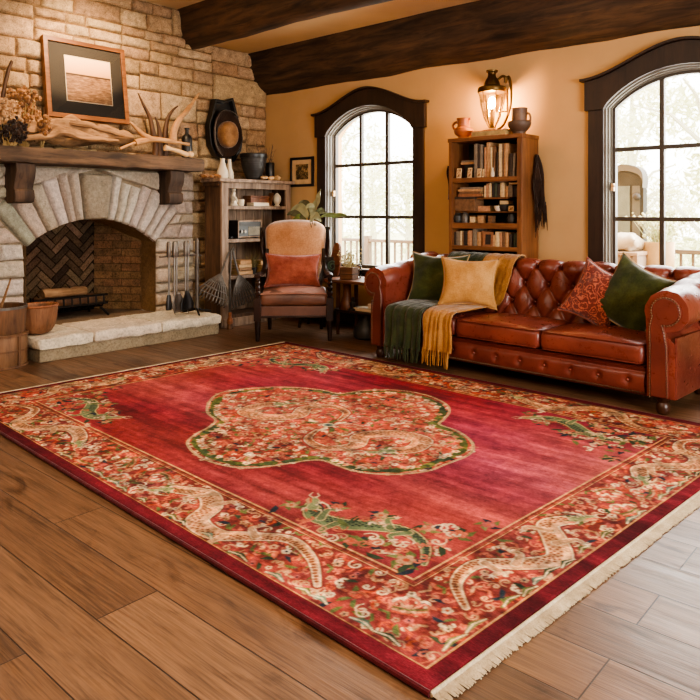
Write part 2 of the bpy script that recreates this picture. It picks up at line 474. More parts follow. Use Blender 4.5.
# back wall with two arched openings
WIN = [-4.575, -1.535]; HW = .585; SPR = 2.02; PK = 2.285; SILL = .60
def arc(hw, spr, pk, n=24):
    rise = pk-spr; Rr = (hw*hw+rise*rise)/(2*rise); cz = pk-Rr; a = math.asin(hw/Rr)
    return [(Rr*math.sin(-a+2*a*i/n), cz+Rr*math.cos(-a+2*a*i/n)) for i in range(n+1)]
ARC = arc(HW, SPR, PK)
mb = MB()
xs = [LX-.1]
edges = []
for cx in WIN: edges += [cx-HW, cx+HW]
def quad(x0, x1, z00, z01, z10, z11, y=BY): mb.add([(x0,y,z00),(x1,y,z01),(x1,y,z11),(x0,y,z10)], [(0,1,2,3)])
TOPZ = Z1+.1
quad(LX-.2, edges[0], 0, 0, TOPZ, TOPZ); quad(edges[1], edges[2], 0, 0, TOPZ, TOPZ); quad(edges[3], RX+.2, 0, 0, TOPZ, TOPZ)
YO = BY+.24
for cx in WIN:
    quad(cx-HW, cx+HW, 0, 0, SILL, SILL)
    for (a, b) in zip(ARC[:-1], ARC[1:]): quad(cx+a[0], cx+b[0], a[1], b[1], TOPZ, TOPZ)
    loop = [(cx-HW, SILL)] + [(cx+a, z) for a, z in ARC] + [(cx+HW, SILL)]
    for i in range(len(loop)):
        (a0, z0), (a1, z1) = loop[i], loop[(i+1) % len(loop)]
        mb.add([(a0,BY,z0),(a1,BY,z1),(a1,YO,z1),(a0,YO,z0)], [(0,1,2,3)])
struct(mb.build('wall_back', M['plaster'], smooth=0))
# outer skin so that daylight only comes in through the openings
mb = MB()
for y in (YO,):
    quad(LX-.2, edges[0], 0, 0, TOPZ, TOPZ, y); quad(edges[1], edges[2], 0, 0, TOPZ, TOPZ, y); quad(edges[3], RX+.2, 0, 0, TOPZ, TOPZ, y)
    for cx in WIN:
        quad(cx-HW, cx+HW, 0, 0, SILL, SILL, y)
        for (a, b) in zip(ARC[:-1], ARC[1:]): quad(cx+a[0], cx+b[0], a[1], b[1], TOPZ, TOPZ, y)
struct(mb.build('wall_outer', M['plaster'], smooth=0))
# right wall and rear wall, behind and beside the camera; the right wall has one wide opening
mb = MB()
mb.span((RX, NY, 0), (RX+.15, .6, Z2)); mb.span((RX, 3.6, 0), (RX+.15, BY, Z2)); mb.span((RX, .6, 0), (RX+.15, 3.6, .5)); mb.span((RX, .6, 2.4), (RX+.15, 3.6, Z2))
struct(mb.build('wall_right', M['plaster'], smooth=0))
mb = MB(); mb.span((LX, NY-.15, 0), (RX, NY, Z2)); struct(mb.build('wall_rear', M['plaster'], smooth=0))
mb = MB(); mb.span((LX+.02, BY-.022, 0), (RX, BY+.0, .13)); mb.span((LX+.02, BY-.03, 0), (RX, BY-.0, .03))
struct(mb.build('baseboard_back', M['casing'], smooth=0, bevel=.004))

# windows
def wmap(cx, y0):
    return lambda a, b, d: V(cx+a, y0+d, b)
for wi, cx in enumerate(WIN):
    w = bpy.data.objects.new('window_%d' % (wi+1), None); COL.objects.link(w); w.location = (cx, BY, 0); struct(w)
    f = wmap(0, 0)
    inner = arc(HW, SPR, PK, 32)
    # head with ogee shoulders
    def head_z(x):
        u = abs(x)/.75
        return 2.455 - .215*(3*min(1,u)**2-2*min(1,u)**3)*1.0
    mb = MB()
    A = [(-.735, SPR-.015)]+[(x, z) for x, z in inner]+[(.735, SPR-.015)]
    n = len(A)
    B = []
    for i, (x, z) in enumerate(A):
        tt = -1+2*i/(n-1); xx = tt*.735
        B.append((xx, head_z(xx)))
    A[0] = (-.735, SPR-.015); A[-1] = (.735, SPR-.015)
    A2 = [(-.735, SPR-.015), (-HW, SPR-.015)]+inner[1:-1]+[(HW, SPR-.015), (.735, SPR-.015)]
    B2 = [(-.735, head_z(-.735)), (-.715, head_z(.715))]+[(x*1.2, head_z(x*1.2)) for x, z in inner[1:-1]]+[(.715, head_z(.715)), (.735, head_z(.735))]
    mb.strip(A2, B2, f, -.045, .0)
    mb.build('casing_head', M['casing'], w, smooth=25, bevel=.003)
    mb = MB()
    top = [(x, head_z(x)) for x in [-.765+1.53*i/40 for i in range(41)]]
    mb.strip(top, [(x, z+.022) for x, z in top], f, -.075, 0)
    mb.build('crown_molding', M['casing'], w, smooth=25, bevel=.003)
    for s in (-1, 1):
        mb = MB(); mb.span((s*HW, -.03, SILL-.02), (s*.71, 0, SPR-.01)); mb.build('casing_jamb', M['casing'], w, smooth=0, bevel=.003)
    mb = MB(); mb.span((-.76, -.07, SILL-.045), (.76, .1, SILL)); mb.build('stool', M['casing'], w, smooth=0, bevel=.006)
    mb = MB(); mb.span((-.71, -.025, SILL-.15), (.71, 0, SILL-.045)); mb.build('apron', M['casing'], w, smooth=0, bevel=.003)
    # stepped pale jamb liner
    mb = MB()
    for (h0, h1, y0, y1) in ((HW, HW-.012, .0, .10), (HW-.010, HW-.024, .03, .10), (HW-.02, HW-.036, .062, .10)):
        def ring(h):
            dz = HW-h
            return [(-h, SILL)]+arc(h, SPR, PK-dz, 32)+[(h, SILL)]
        mb.strip(ring(h0), ring(h1), f, y0, y1)
    mb.build('jamb_liner', M['liner'], w, smooth=25)
    ring0 = [(-.556, SILL)]+arc(.556, SPR, PK-.03, 32)+[(.556, SILL)]
    ring1 = [(-.528, SILL+.035)]+arc(.528, SPR, PK-.058, 32)+[(.528, SILL+.035)]
    mb = MB(); mb.strip(ring0, ring1, f, .075, .125, closed=True); mb.build('sash', M['sash'], w, smooth=25, bevel=.003)
    for k in (-1, 1):
        x = k*.177
        zt = [z for (xx, z) in arc(.528, SPR, PK-.058, 60) if abs(xx-x) < .012][0]
        mb = MB(); mb.span((x-.018, .08, SILL+.03), (x+.018, .12, zt+.005)); mb.build('muntin', M['sash'], w, smooth=0, bevel=.003)
    for z in (1.137, 1.69):
        mb = MB(); mb.span((-.53, .082, z-.017), (.53, .118, z+.017)); mb.build('muntin', M['sash'], w, smooth=0, bevel=.003)
    mb = MB()
    gl = [(-.54, SILL+.02)]+arc(.54, SPR, PK-.045, 32)+[(.54, SILL+.02)]
    mb.add([f(a, b, .1) for a, b in gl], [list(range(len(gl)))]); mb.build('glass_pane', M['glass'], w, smooth=0)
    # catch on the left jamb
    mb = MB(); mb.span((-.552, .045, 1.36), (-.53, .075, 1.42)); mb.ball((-.535,.05,1.40),.014); mb.build('sash_catch', M['bone'], w, smooth=40)

# ================================================================ left wall: rubble masonry
rng = random.Random(11)
mb = MB()
MORT = tuple(lin((142,114,82))[:3])
def lf(a, b, h): return V(LX+h, a, b)
def lquad(y0, y1, z0, z1): mb.add([lf(y0,z0,0),lf(y1,z0,0),lf(y1,z1,0),lf(y0,z1,0)], [(0,1,2,3)], None, MORT)
lquad(NY, 2.45, 0, Z2+.1); lquad(4.05, BY+.1, 0, Z2+.1); lquad(2.45, 4.05, 1.3, Z2+.1)
z = .0; sd = 0
STB = [(196,164,126),(184,152,116),(206,176,138),(178,146,112),(198,168,132),(172,142,110)]
while z < Z2:
    H = rng.uniform(.24, .36); y = NY+.2 if False else -.6+rng.uniform(0,.2)
    while y < BY:
        wseg = rng.uniform(.55, 1.1)
        if y+wseg > BY-.2: wseg = BY-y
        mode = rng.random()
        rows = [H] if mode < .22 else ([H*.5+rng.uniform(-.03,.03)] if mode < .72 else [H*.36, H*.32])
        if mode >= .22: rows.append(H-sum(rows))
        if mode < .22: wseg = min(wseg, rng.uniform(.3,.5)) if y+wseg < BY else wseg
        zz = z
        for h in rows:
            x = y
            while x < y+wseg-1e-6:
                w = rng.uniform(1.3, 3.2)*max(h, .11) if mode >= .22 else wseg
                if y+wseg-(x+w) < .1: w = y+wseg-x
                g = .005
                if not (zz < 1.5 and 2.2 < x+w/2 < 4.3) and zz < Z2+.05:
                    j = lambda: rng.uniform(-.006,.006)
                    q = [(x+g+j(),zz+g+j()),(x+w-g+j(),zz+g+j()),(x+w-g+j(),zz+h-g+j()),(x+g+j(),zz+h-g+j())]
                    sd += 1
                    stone(mb, q, lf, rng.uniform(.022,.046), vary(rng, rng.choice(STB), .12, .03), sd, .022, 6 if w > .25 else 4, 4 if h > .15 else 2)
                x += w
            zz += h
        y += wseg
    z += H
struct(mb.build('wall_left', M['stone'], smooth=60))

# ================================================================ fireplace
FC = 3.25; OH = .64; OSP = .89; OPK = 1.13
RIN = (OH**2+(OPK-OSP)**2)/(2*(OPK-OSP)); FZ = OPK-RIN; FA = math.asin(OH/RIN); ROUT = 1.40
BX = -6.07
fp = thing('fireplace', 'large pale limestone fireplace with an arched opening, thick oak mantel and raised hearth', 'fireplace', (-5.75, FC, 0))
O = Vector(fp.location)
def ff(a, b, h): return V(BX+h, a, b)-O
def S(v): return Vector(v)-O
rng = random.Random(5)
PALE = [(224,212,196),(214,200,182),(230,218,204),(206,192,174),(218,202,182)]
# core + coursed stones
mb = MB(); MORT2 = tuple(lin((176,160,136))[:3])
n = 24
A = [(FC+RIN*math.sin(-FA+2*FA*i/n), FZ+RIN*math.cos(-FA+2*FA*i/n)) for i in range(n+1)]
mb.strip([(FC+(a-FC)*1.02, b+.015) for a, b in A], [(FC+(a-FC)*1.02, 1.6) for a, b in A], ff, -.09, .0, col=MORT2)
for (y0, y1) in ((2.13, FC-OH-.014), (FC+OH+.014, 4.35)): mb.add([ff(y0,0,-.15),ff(y1,0,-.15),ff(y1,1.6,-.15),ff(y0,1.6,-.15),ff(y0,0,0),ff(y1,0,0),ff(y1,1.6,0),ff(y0,1.6,0)], [(3,2,1,0),(4,5,6,7),(0,1,5,4),(1,2,6,5),(2,3,7,6),(3,0,4,7)], None, MORT2)
def lim(z):
    """half-width outside which coursed stone starts"""
    if z < OSP: return OH
    y = OH+(z-OSP)*math.tan(FA)
    zz = z-FZ
    if y*y+zz*zz > ROUT**2: y = math.sqrt(max(0, ROUT**2-zz*zz))
    return y
z = .0
while z < 1.585:
    h = min(rng.uniform(.095, .165), 1.59-z)
    if 1.59-z-h < .06: h = 1.59-z
    for s in (-1, 1):
        i0, i1 = lim(z+.005)+.006, lim(z+h-.005)+.006
        outer = (FC-2.13) if s < 0 else 1.10
        if s > 0 and rng.random() < .8: outer += rng.uniform(-.0,.015)
        p0 = 0.0
        segs = rng.choice([1,2,2]) if outer-max(i0,i1) < .7 else 3
        cuts = [0]+sorted(rng.uniform(.35,.65) if segs == 2 else (k+1)/segs+rng.uniform(-.06,.06) for k in range(segs-1))+[1]
        for c0, c1 in zip(cuts[:-1], cuts[1:]):
            a0, a1 = i0+(outer-i0)*c0, i0+(outer-i0)*c1
            b0, b1 = i1+(outer-i1)*c0, i1+(outer-i1)*c1
            g = .006
            if s > 0: q = [(FC+a0+g,z+g),(FC+a1-g,z+g),(FC+b1-g,z+h-g),(FC+b0+g,z+h-g)]
            else: q = [(FC-a1+g,z+g),(FC-a0-g,z+g),(FC-b0-g,z+h-g),(FC-b1+g,z+h-g)]
            sd += 1
            stone(mb, q, ff, rng.uniform(.03,.05), vary(rng, rng.choice(PALE), .1, .04), sd, .022, 5, 3)
    z += h
mb.build('surround', M['dressed'], fp, smooth=60)
# voussoirs
mb = MB()
angs = [-FA, -.60, -.48, -.37, -.265, -.19, -.115, .125, .205, .285, .37, .455, .56, .64, FA]
for k, (a0, a1) in enumerate(zip(angs[:-1], angs[1:])):
    key = a0 < 0 < a1
    gi = .005
    ro = ROUT + (.0 if key else rng.uniform(-.05,.02))
    def P2(a, r): return (FC+r*math.sin(a), FZ+r*math.cos(a))
    ga, gb = gi/RIN, gi/ro
    q = [P2(a0+ga, RIN-.004), P2(a1-ga, RIN-.004), P2(a1-gb, ro), P2(a0+gb, ro)]
    sd += 1
    base = (178,180,162) if k == 0 else ((176,162,140) if key else rng.choice(PALE))
    stone(mb, q, ff, .075 if key else rng.uniform(.045,.065), vary(rng, base, .06, .03), sd, .02, 6, 10, .010, .004)
# soffit (underside) lining of the arch and jambs
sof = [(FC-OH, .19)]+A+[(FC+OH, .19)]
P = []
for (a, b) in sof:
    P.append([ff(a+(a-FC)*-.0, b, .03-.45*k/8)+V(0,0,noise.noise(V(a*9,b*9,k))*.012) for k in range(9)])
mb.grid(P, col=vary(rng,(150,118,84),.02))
mb.build('arch_voussoirs', M['dressed'], fp, smooth=60)
# firebox
mb = MB()
XB = -6.72; yl, yr = 2.78, 3.60; ZC = 1.25
BR = lambda: vary(rng, rng.choice([(112,90,70),(92,72,56),(128,104,82),(74,58,46)]), .15, .06)
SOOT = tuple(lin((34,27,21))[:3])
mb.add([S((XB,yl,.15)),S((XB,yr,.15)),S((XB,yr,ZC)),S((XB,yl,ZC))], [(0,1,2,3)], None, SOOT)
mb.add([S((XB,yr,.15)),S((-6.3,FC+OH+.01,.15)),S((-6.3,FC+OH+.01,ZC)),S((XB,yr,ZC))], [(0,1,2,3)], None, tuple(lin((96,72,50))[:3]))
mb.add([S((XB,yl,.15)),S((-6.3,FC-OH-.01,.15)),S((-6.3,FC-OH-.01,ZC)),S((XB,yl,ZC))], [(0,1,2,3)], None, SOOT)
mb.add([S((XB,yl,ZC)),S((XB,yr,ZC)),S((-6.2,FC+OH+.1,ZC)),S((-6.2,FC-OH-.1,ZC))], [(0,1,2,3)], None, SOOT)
# herringbone on the back, running bond on the far side
W = .068; L = 3*W; c45 = math.cos(PI/4)
def hb(i0, j0, horiz):
    u0, v0 = i0*W, j0*W
    du, dv = (L, W) if horiz else (W, L)
    g = .005
    q = [(u0+g,v0+g),(u0+du-g,v0+g),(u0+du-g,v0+dv-g),(u0+g,v0+dv-g)]
    q = [((a-b)*c45, (a+b)*c45) for a, b in q]
    cx = sum(a for a, b in q)/4; cz = sum(b for a, b in q)/4
    return q, cx, cz
for m in range(-14, 30):
    for k in range(-8, 8):
        for hz in (True, False):
            i0 = m+3*k; j0 = m-3*k+(0 if hz else 1)
            q, cx, cz = hb(i0, j0, hz)
            if -.41 < cx < .41 and .05 < cz < 1.0:
                q = [(min(max(a,-.41),.41), min(max(b,.0),1.0)) for a, b in q]
                z01 = [S((XB+.0,3.19+a,.19+b)) for a, b in q]; d = V(.014,0,0)
                mb.add(z01+[p+d for p in z01], [(4,5,6,7),(0,1,5,4),(1,2,6,5),(2,3,7,6),(3,0,4,7)], None, BR())
e0 = V(XB,yr,0); e1 = V(-6.3,FC+OH+.01,0); ev = (e1-e0); el = ev.length; ev = ev.normalized(); en = V(ev.y,-ev.x,0)
if en.y > 0: en = -en
for r_ in range(13):
    z0 = .19+r_*.078; x = -.1*(r_ % 2)
    while x < el:
        a, b = max(0,x)+.004, min(el,x+.2)-.004
        if b-a > .02:
            q = [e0+ev*a+V(0,0,z0+.004), e0+ev*b+V(0,0,z0+.004), e0+ev*b+V(0,0,z0+.074), e0+ev*a+V(0,0,z0+.074)]
            q = [p-O+en*.0 for p in q]
            mb.add(q+[p+en*.014 for p in q], [(4,5,6,7),(0,1,5,4),(1,2,6,5),(2,3,7,6),(3,0,4,7)], None, vary(rng,(128,98,70),.16,.05))
        x += .2
mb.build('firebox', M['brick'], fp, smooth=0)
# hearth
mb = MB()
for (y0, y1) in ((2.43, 2.90), (2.905, 3.55), (3.555, 4.225)):
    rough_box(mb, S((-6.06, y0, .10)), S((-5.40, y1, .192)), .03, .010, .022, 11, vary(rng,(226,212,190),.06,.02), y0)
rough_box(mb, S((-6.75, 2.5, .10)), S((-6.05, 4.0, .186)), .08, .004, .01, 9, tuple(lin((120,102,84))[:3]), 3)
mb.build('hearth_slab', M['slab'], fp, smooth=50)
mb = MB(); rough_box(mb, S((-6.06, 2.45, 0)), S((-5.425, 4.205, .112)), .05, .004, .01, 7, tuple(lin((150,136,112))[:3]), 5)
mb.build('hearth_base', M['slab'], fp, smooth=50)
# mantel and corbels
mb = MB(); rough_box(mb, S((-6.16, 2.18, 1.60)), S((-5.78, 4.30, 1.735)), .03, .010, .018, 7, None, 2)
mb.build('mantel_beam', M['mantel'], fp, smooth=50)
for (y0, y1) in ((2.435, 2.60), (3.92, 4.085)):
    prof = catmull([(0,0),(.24,0),(.245,-.07),(.205,-.16),(.20,-.21),(.225,-.235),(.225,-.30),(.20,-.335),(.10,-.345),(0,-.345)], 1)
    pts = [(0,.0),(.235,.0),(.24,-.06),(.225,-.12),(.195,-.17),(.185,-.215),(.215,-.225),(.22,-.29),(.20,-.325),(.15,-.335),(0,-.335)]
    mb = MB()
    n = 8; P = []
    for i in range(n+1):
        y = y0+(y1-y0)*i/n
        P.append([S((-6.06+a, y+noise.noise(V(a*12,b*12,i))*.005, 1.60+b+noise.noise(V(a*14,i,b*14))*.004)) for a, b in pts])
    mb.grid(P, wv=True, capu=True)
    mb.build('corbel', M['corbel'], fp, smooth=35, bevel=.006)

# grate and logs
g = thing('fire_grate', 'black iron fire grate with upright bars inside the fireplace opening', 'fire grate', (-6.40, 3.12, .188))
mb = MB()
for k in range(9):
    y = -.32+.08*k
    mb.tube([(.16,y,.2),(.17,y,.12),(.12,y,.085),(-.16,y,.085),(-.17,y,.19)], .009, 6)
mb.build('bar', M['iron'], g)
mb = MB()
for (x, z) in ((.165,.12),(-.165,.12),(0,.078),(.16,.2)): mb.tube([(x,-.36,z),(x,.36,z)], .011, 6)
mb.build('rail', M['iron'], g)
for sy in (-1, 1):
    for sx in (-1, 1):
        mb = MB(); mb.tube([(.14*sx,.3*sy,.08),(.19*sx,.36*sy,0)], .012, 6); mb.build('leg', M['iron'], g)
for k, (y0, y1, z, x, r, lb) in enumerate(((-.3,.28,.145,.05,.05,'split log lying across the front of the fire grate'),(-.26,.33,.15,-.07,.055,'darker log lying at the back of the fire grate'),(-.2,.22,.235,-.01,.045,'pale log resting on top of the two other logs in the grate'))):
    mb = MB(); n = 14
    mb.tube([(noise.noise(V(i*.4,k,0))*.02, y0+(y1-y0)*i/n, noise.noise(V(k,i*.4,3))*.02) for i in range(n+1)], [r*(1+.12*noise.noise(V(i*.5,k*3,7))) for i in range(n+1)], 10)
    tag(mb.build('firewood_log', M['drift'] if k == 2 else M['bucketwood'], None, loc=(-6.40+x, 3.12, .188+z)), lb, 'log', 'logs in the fire grate')
# ================================================================ things on and above the mantel
MZ = 1.737
# framed picture leaning back above the mantel
p0 = WX(47, 117, -6.0); p1 = WX(129, 124, -6.0)
fy = (p0.y+p1.y)/2; fw = p1.y-p0.y; fz = (p0.z+p1.z)/2; fh = .74
fr = thing('framed_picture', 'large walnut-framed seascape print in a dark mat leaning on the stone above the mantel', 'picture', (-5.995, fy, fz))
fr.rotation_euler = (0, R(-8), 0)
def fm(a, b, d): return V(d, a, b)
hw = fw/2; bw = .042
mb = MB()
o4 = [(-hw,0),(hw,0),(hw,fh),(-hw,fh)]; i4 = [(-hw+bw,bw),(hw-bw,bw),(hw-bw,fh-bw),(-hw+bw,fh-bw)]
mb.strip(o4, i4, fm, -.045, .015, closed=True); mb.build('frame', M['framewood'], fr, smooth=0, bevel=.004)
mb = MB(); mb.span((-.03,-hw+.03,.03), (-.004,hw-.03,fh-.03)); mb.build('mat_board', M['mat'], fr, smooth=0)
t = NT('sepia_seascape'); v = t.coord('Generated')
sp = t.n('ShaderNodeSeparateXYZ'); t.l(v, sp.inputs[0])
wv = t.noise(t.coord('Object', (1,5,22)), 3, 6, .6, .6)
sea = t.ramp(wv.outputs[0], [(.3, lin((84,58,38))), (.55, lin((150,112,78))), (.75, lin((200,164,122)))])
sky = t.ramp(sp.outputs[2], [(.6, lin((214,160,108))), (1, lin((244,206,160)))])
c = t.mix(sea, sky, t.ramp(sp.outputs[2], [(.61,(0,0,0)),(.625,(1,1,1))]))
c = t.mix(c, lin((56,38,26)), t.ramp(sp.outputs[2], [(.575,(0,0,0)),(.585,(1,1,1)),(.615,(1,1,1)),(.625,(0,0,0))]))
t.fin(c, .5)
px0 = -hw+fw*.245; px1 = hw-fw*.205
mb = MB(); mb.span((-.003, px0, fh*.23), (.001, px1, fh*.79)); mb.build('print', t.m, fr, smooth=0)
mb = MB(); mb.strip([(px0-.006,fh*.23-.006),(px1+.006,fh*.23-.006),(px1+.006,fh*.79+.006),(px0-.006,fh*.79+.006)], [(px0,fh*.23),(px1,fh*.23),(px1,fh*.79),(px0,fh*.79)], fm, -.002, .002, closed=True)
mb.build('mat_bevel', M['white_cer'], fr, smooth=0)
mb = MB(); mb.add([V(.008,-hw+.03,.03),V(.008,hw-.03,.03),V(.008,hw-.03,fh-.03),V(.008,-hw+.03,fh-.03)], [(0,1,2,3)]); mb.build('glass', M['glass'], fr, smooth=0)

def lumpy(mb, pts, rs, n=12, amp=.25, freq=9, seed=0, flat=None):
    pts = catmull(pts, 6); k = len(pts)
    rr = [rs[min(int(i/(k-1)*(len(rs)-1)), len(rs)-2)]*(1-((i/(k-1)*(len(rs)-1)) % 1 if i < k-1 else 1))+rs[min(int(i/(k-1)*(len(rs)-1))+1, len(rs)-1)]*((i/(k-1)*(len(rs)-1)) % 1 if i < k-1 else 1) for i in range(k)]
    b = len(mb.v); mb.tube(pts, rr, n, flat=flat)
    for i in range(b, len(mb.v)):
        p = mb.v[i]; ri = rr[min((i-b)//n, k-1)]
        ax_ = pts[min((i-b)//n, k-1)]; fl_ = .30*noise.noise(V(((i-b)%n)*1.9, ((i-b)//n)*.06, seed))*min(1,amp*2)
        p = Vector(ax_)+(p-Vector(ax_))*(1+fl_)
        mb.v[i] = p + noise.noise_vector(p*freq+V(seed,seed,seed))*ri*amp
def mant(px, py, X=-5.92): return WX(px, py, X)
# big driftwood slab under the picture
def dw(name, label, pix, rs, X, mat='drift', seed=0, n=22, amp=.3, group=None, freq=9, cat='driftwood'):
    P = [mant(a, b, X+(c[0] if c else 0)) for a, b, *c in pix]
    base = V(X, sum(p.y for p in P)/len(P), MZ)
    mb = MB(); lumpy(mb, [p-base for p in P], rs, n, amp, freq, seed)
    zmin = min(p.z for p in mb.v)
    for p in mb.v: p.z = max(p.z, .002) 
    return tag(mb.build(name, M[mat], None, loc=base), label, cat, group)
dw('driftwood_log', 'long weathered driftwood log lying on the mantel below the framed picture', [(16,130),(40,131),(70,131),(100,134),(132,139)], [.07,.115,.11,.10,.04], -5.99, seed=2, amp=.6, freq=8)
dw('driftwood_branch', 'thin grey driftwood strip lying along the lower edge of the picture frame', [(44,126),(62,122),(84,125),(104,130),(124,136)], [.012,.02,.024,.02,.01], -5.90, seed=12, n=8, amp=.5, freq=12)
dw('driftwood_branch', 'split pale driftwood branch lying along the front of the mantel below the picture', [(22,138),(48,136),(60,131),(85,138),(118,141)], [.022,.034,.04,.035,.012], -5.83, seed=5, n=10, amp=.5, freq=12)
dw('driftwood_branch', 'short knotty driftwood branch resting against the big log at its left end', [(34,140),(46,134),(52,127),(70,130),(92,137)], [.018,.03,.028,.024,.012], -5.86, seed=8, n=10, amp=.5, freq=12)
# antlers
def antler(name, label, mat, beams, X, group=None):
    base = None; mb = MB()
    for pix, r0, r1 in beams:
        P = [mant(a, b, X+(c[0] if c else 0)) for a, b, *c in pix]
        if base is None: base = V(X, P[0].y, MZ)
        if mat == 'antler_dark' and P[0].z > MZ+.05: P = [V(P[0].x, P[0].y, MZ)]+P
        pts = catmull([p-base for p in P], 5); r0 *= 1.15; r1 *= 1.3
        k = len(pts); mb.tube(pts, [r0+(r1-r0)*(i/(k-1))**1.2 for i in range(k)], 10)
    for p in mb.v: p.z = max(p.z, .001)
    return tag(mb.build(name, M[mat], None, loc=base), label, 'antler', group)
antler('antler', 'pale moose antler lying flat on the front edge of the mantel with two tines', 'antler', [([(120,149),(132,144),(150,139.5),(168,141),(189,144.5)],.012,.012),([(135,143),(150,139.5),(165,140.5),(176,142.5)],.028,.016),([(150,139),(141,133),(130,122)],.030,.006)], -5.81)
antler('antler', 'dark slim antler standing upright nearest the framed picture', 'antler_dark', [([(156,143),(153,132),(150,118),(143,104),(138,93)],.034,.004)], -5.97)
antler('antler', 'short dark antler tip standing between the taller upright antlers', 'antler_dark', [([(160,143),(159.5,132),(157.5,123),(155,117)],.030,.005)], -5.95)
antler('antler', 'curved brown antler bending outward behind the pale lying antler', 'antler_dark', [([(165,143),(165.5,130),(168,118),(173,110),(178,106)],.032,.004)], -6.0)
antler('antler', 'tallest tan antler leaning towards the dark bottle at the mantel end', 'antler', [([(173,142),(174,131),(179,120),(188,110),(196,98),(199.5,93)],.036,.004),([(182,117),(187,108),(190,104)],.016,.003)], -5.93)
# dark bottle, bone, ball
b = mant(187, 150, -5.9)
mb = MB(); mb.lathe([(.0,0),(.05,0),(.055,.02),(.055,.2),(.045,.235),(.02,.26),(.018,.30),(.026,.302),(.026,.32),(0,.32)], 20)
tag(mb.build('bottle', M['black'], None, loc=(-5.98, mant(187,150,-5.98).y, MZ)), 'dark glass bottle standing at the end of the mantel behind the antlers', 'bottle')
dw('bone', 'pale smooth bone lying at the front of the mantel end', [(165,147.5),(172,149.5),(180,152),(187,155)], [.030,.020,.024,.030], -5.81, 'bone', 3, 12, .12, cat='bone')
p = mant(190.5, 153, -5.81)
mb = MB(); mb.ball((0,0,.032), (.032,.036,.032), 12, 16); tag(mb.build('ball', M['bone'], None, loc=(-5.81, p.y, MZ)), 'small ivory coloured ball resting on the mantel beside the bone', 'ball')
# dried bouquets on the left end
def bouquet(name, label, px, py0, py1, w, X, mat, seed, kind, n=46, cat='dried flowers'):
    b = mant(px, 150, X); top = mant(px, py0, X).z-MZ; base = V(X, b.y, MZ)
    r = random.Random(seed)
    th = thing(name, label, cat, base)
    st = MB(); hd = MB()
    for i in range(n):
        a = r.uniform(0, 2*PI); k = math.sqrt(r.random())
        hh = top*(r.uniform(.45, 1.0) if kind != 'low' else r.uniform(.3, 1))
        e = V(math.cos(a)*k*.08, math.sin(a)*k*w, hh)
        st.tube([V(0,0,.0)+V(e.x*.2,e.y*.3,0), V(e.x*.6,e.y*.7,hh*.55), e], [.004,.002], 5)
        for q in range(7):
            c = e+V(r.gauss(0,.016), r.gauss(0,.02), r.gauss(0,.02))
            rr = r.uniform(.010,.024)
            vs = len(hd.v); hd.ball(c, rr, 4, 6)
            for j in range(vs, len(hd.v)): hd.v[j] += noise.noise_vector(hd.v[j]*60)*.009
    st.build('stem', M['straw'], th); hd.build('flower_head', M[mat], th, smooth=0)
    return th
bouquet('dried_hydrangea', 'brown dried flower bunch on the mantel just left of the framed picture', 24, 93, 120, .11, -5.98, 'dried', 3, 'full')
bouquet('dried_bloom', 'pale dried flower bunch at the left end of the mantel', 6, 102, 122, .08, -5.88, 'dried2', 4, 'full', 34)
bouquet('dried_posy', 'small tan dried sprig against the lower left corner of the picture', 42, 118, 122, .035, -5.90, 'dried', 5, 'low', 12)
antler('curved_branch', 'dark curved branch rising behind the dried flowers at the mantel end', 'antler_dark', [([(2,145),(2,110),(4,90),(8,72),(12,61)],.018,.010)], -6.02)
COL.objects[-1]['category'] = 'branch'
bouquet('dried_seed_cluster', 'dark cluster of dried seed pods at the front left of the mantel', 13, 124, 140, .07, -5.82, 'darkcloth', 9, 'low', 24)

# wall-hung dark board and hat
c = WX(223, 130, -6.06)
hb_ = thing('carved_wall_board', 'black carved trough-shaped board hanging on the stone wall beside the mantel', 'wall hanging', (-6.085, c.y, c.z))
pxo = [(213,99),(222,101),(231,98),(235.5,116),(240.5,138),(239,151),(232,162),(224,161),(214,156),(208.5,145),(207,126),(210.5,112)]
out = [(q.y-c.y, q.z-c.z) for q in (WX(a,b,-6.06) for a,b in pxo)]
cxm = sum(a for a,b in out)/len(out); czm = sum(b for a,b in out)/len(out)
inn = [(cxm+(a-cxm)*.86, czm+(b-czm)*.90) for a, b in out]
mb = MB(); mb.strip(out, inn, lambda a,b,d: V(d,a,b), -.02, .07, closed=True); mb.build('rim', M['black'], hb_, smooth=40, bevel=.006)
mb = MB(); mb.prism(inn, lambda a,b,d: V(d,a,b), -.02, .0); mb.build('back_panel', M['black'], hb_, smooth=0)
mb = MB()
for a in range(9): mb.ball((.06, .04+random.uniform(-.05,.06), -.30+random.uniform(-.05,.03)), random.uniform(.02,.035), 6, 8)
mb.build('ornament', M['black'], hb_)
hat = thing('felt_hat', 'brown felt hat with a wide curled brim hung inside the black wall board', 'hat', (-6.03, c.y-.03, c.z-.02)); HS = 1.28
mb = MB(); P = []
for i in range(9):
    k = i/8; row = []
    for j in range(36):
        a = 2*PI*j/36; r = .09+.085*k
        row.append(V(.02+.05*k*k*abs(math.cos(a))+.012*k, (r*math.cos(a)*.95+.01)*HS*.92, (r*math.sin(a)*1.3-.03)*HS*.88))
    P.append(row)
mb.grid(P, wv=True); mb.build('brim', M['darkcloth'], hat, solid=.006)
mb = MB(); P = []
for k in range(8):
    row = []; r_, x = [(.098,.02),(.10,.06),(.098,.09),(.092,.115),(.08,.13),(.06,.138),(.03,.132),(.002,.128)][k]
    for j in range(30):
        a = 2*PI*j/30; row.append(V(x, (r_*math.cos(a)*.9+.02)*HS, (r_*math.sin(a)*1.15-.03)*HS))
    P.append(row)
mb.grid(P, wv=True); mb.build('crown', m_fabric('mottled_felt', (96,66,42), (160,118,78), 30, .3, .5), hat)
mb = MB(); P=[]
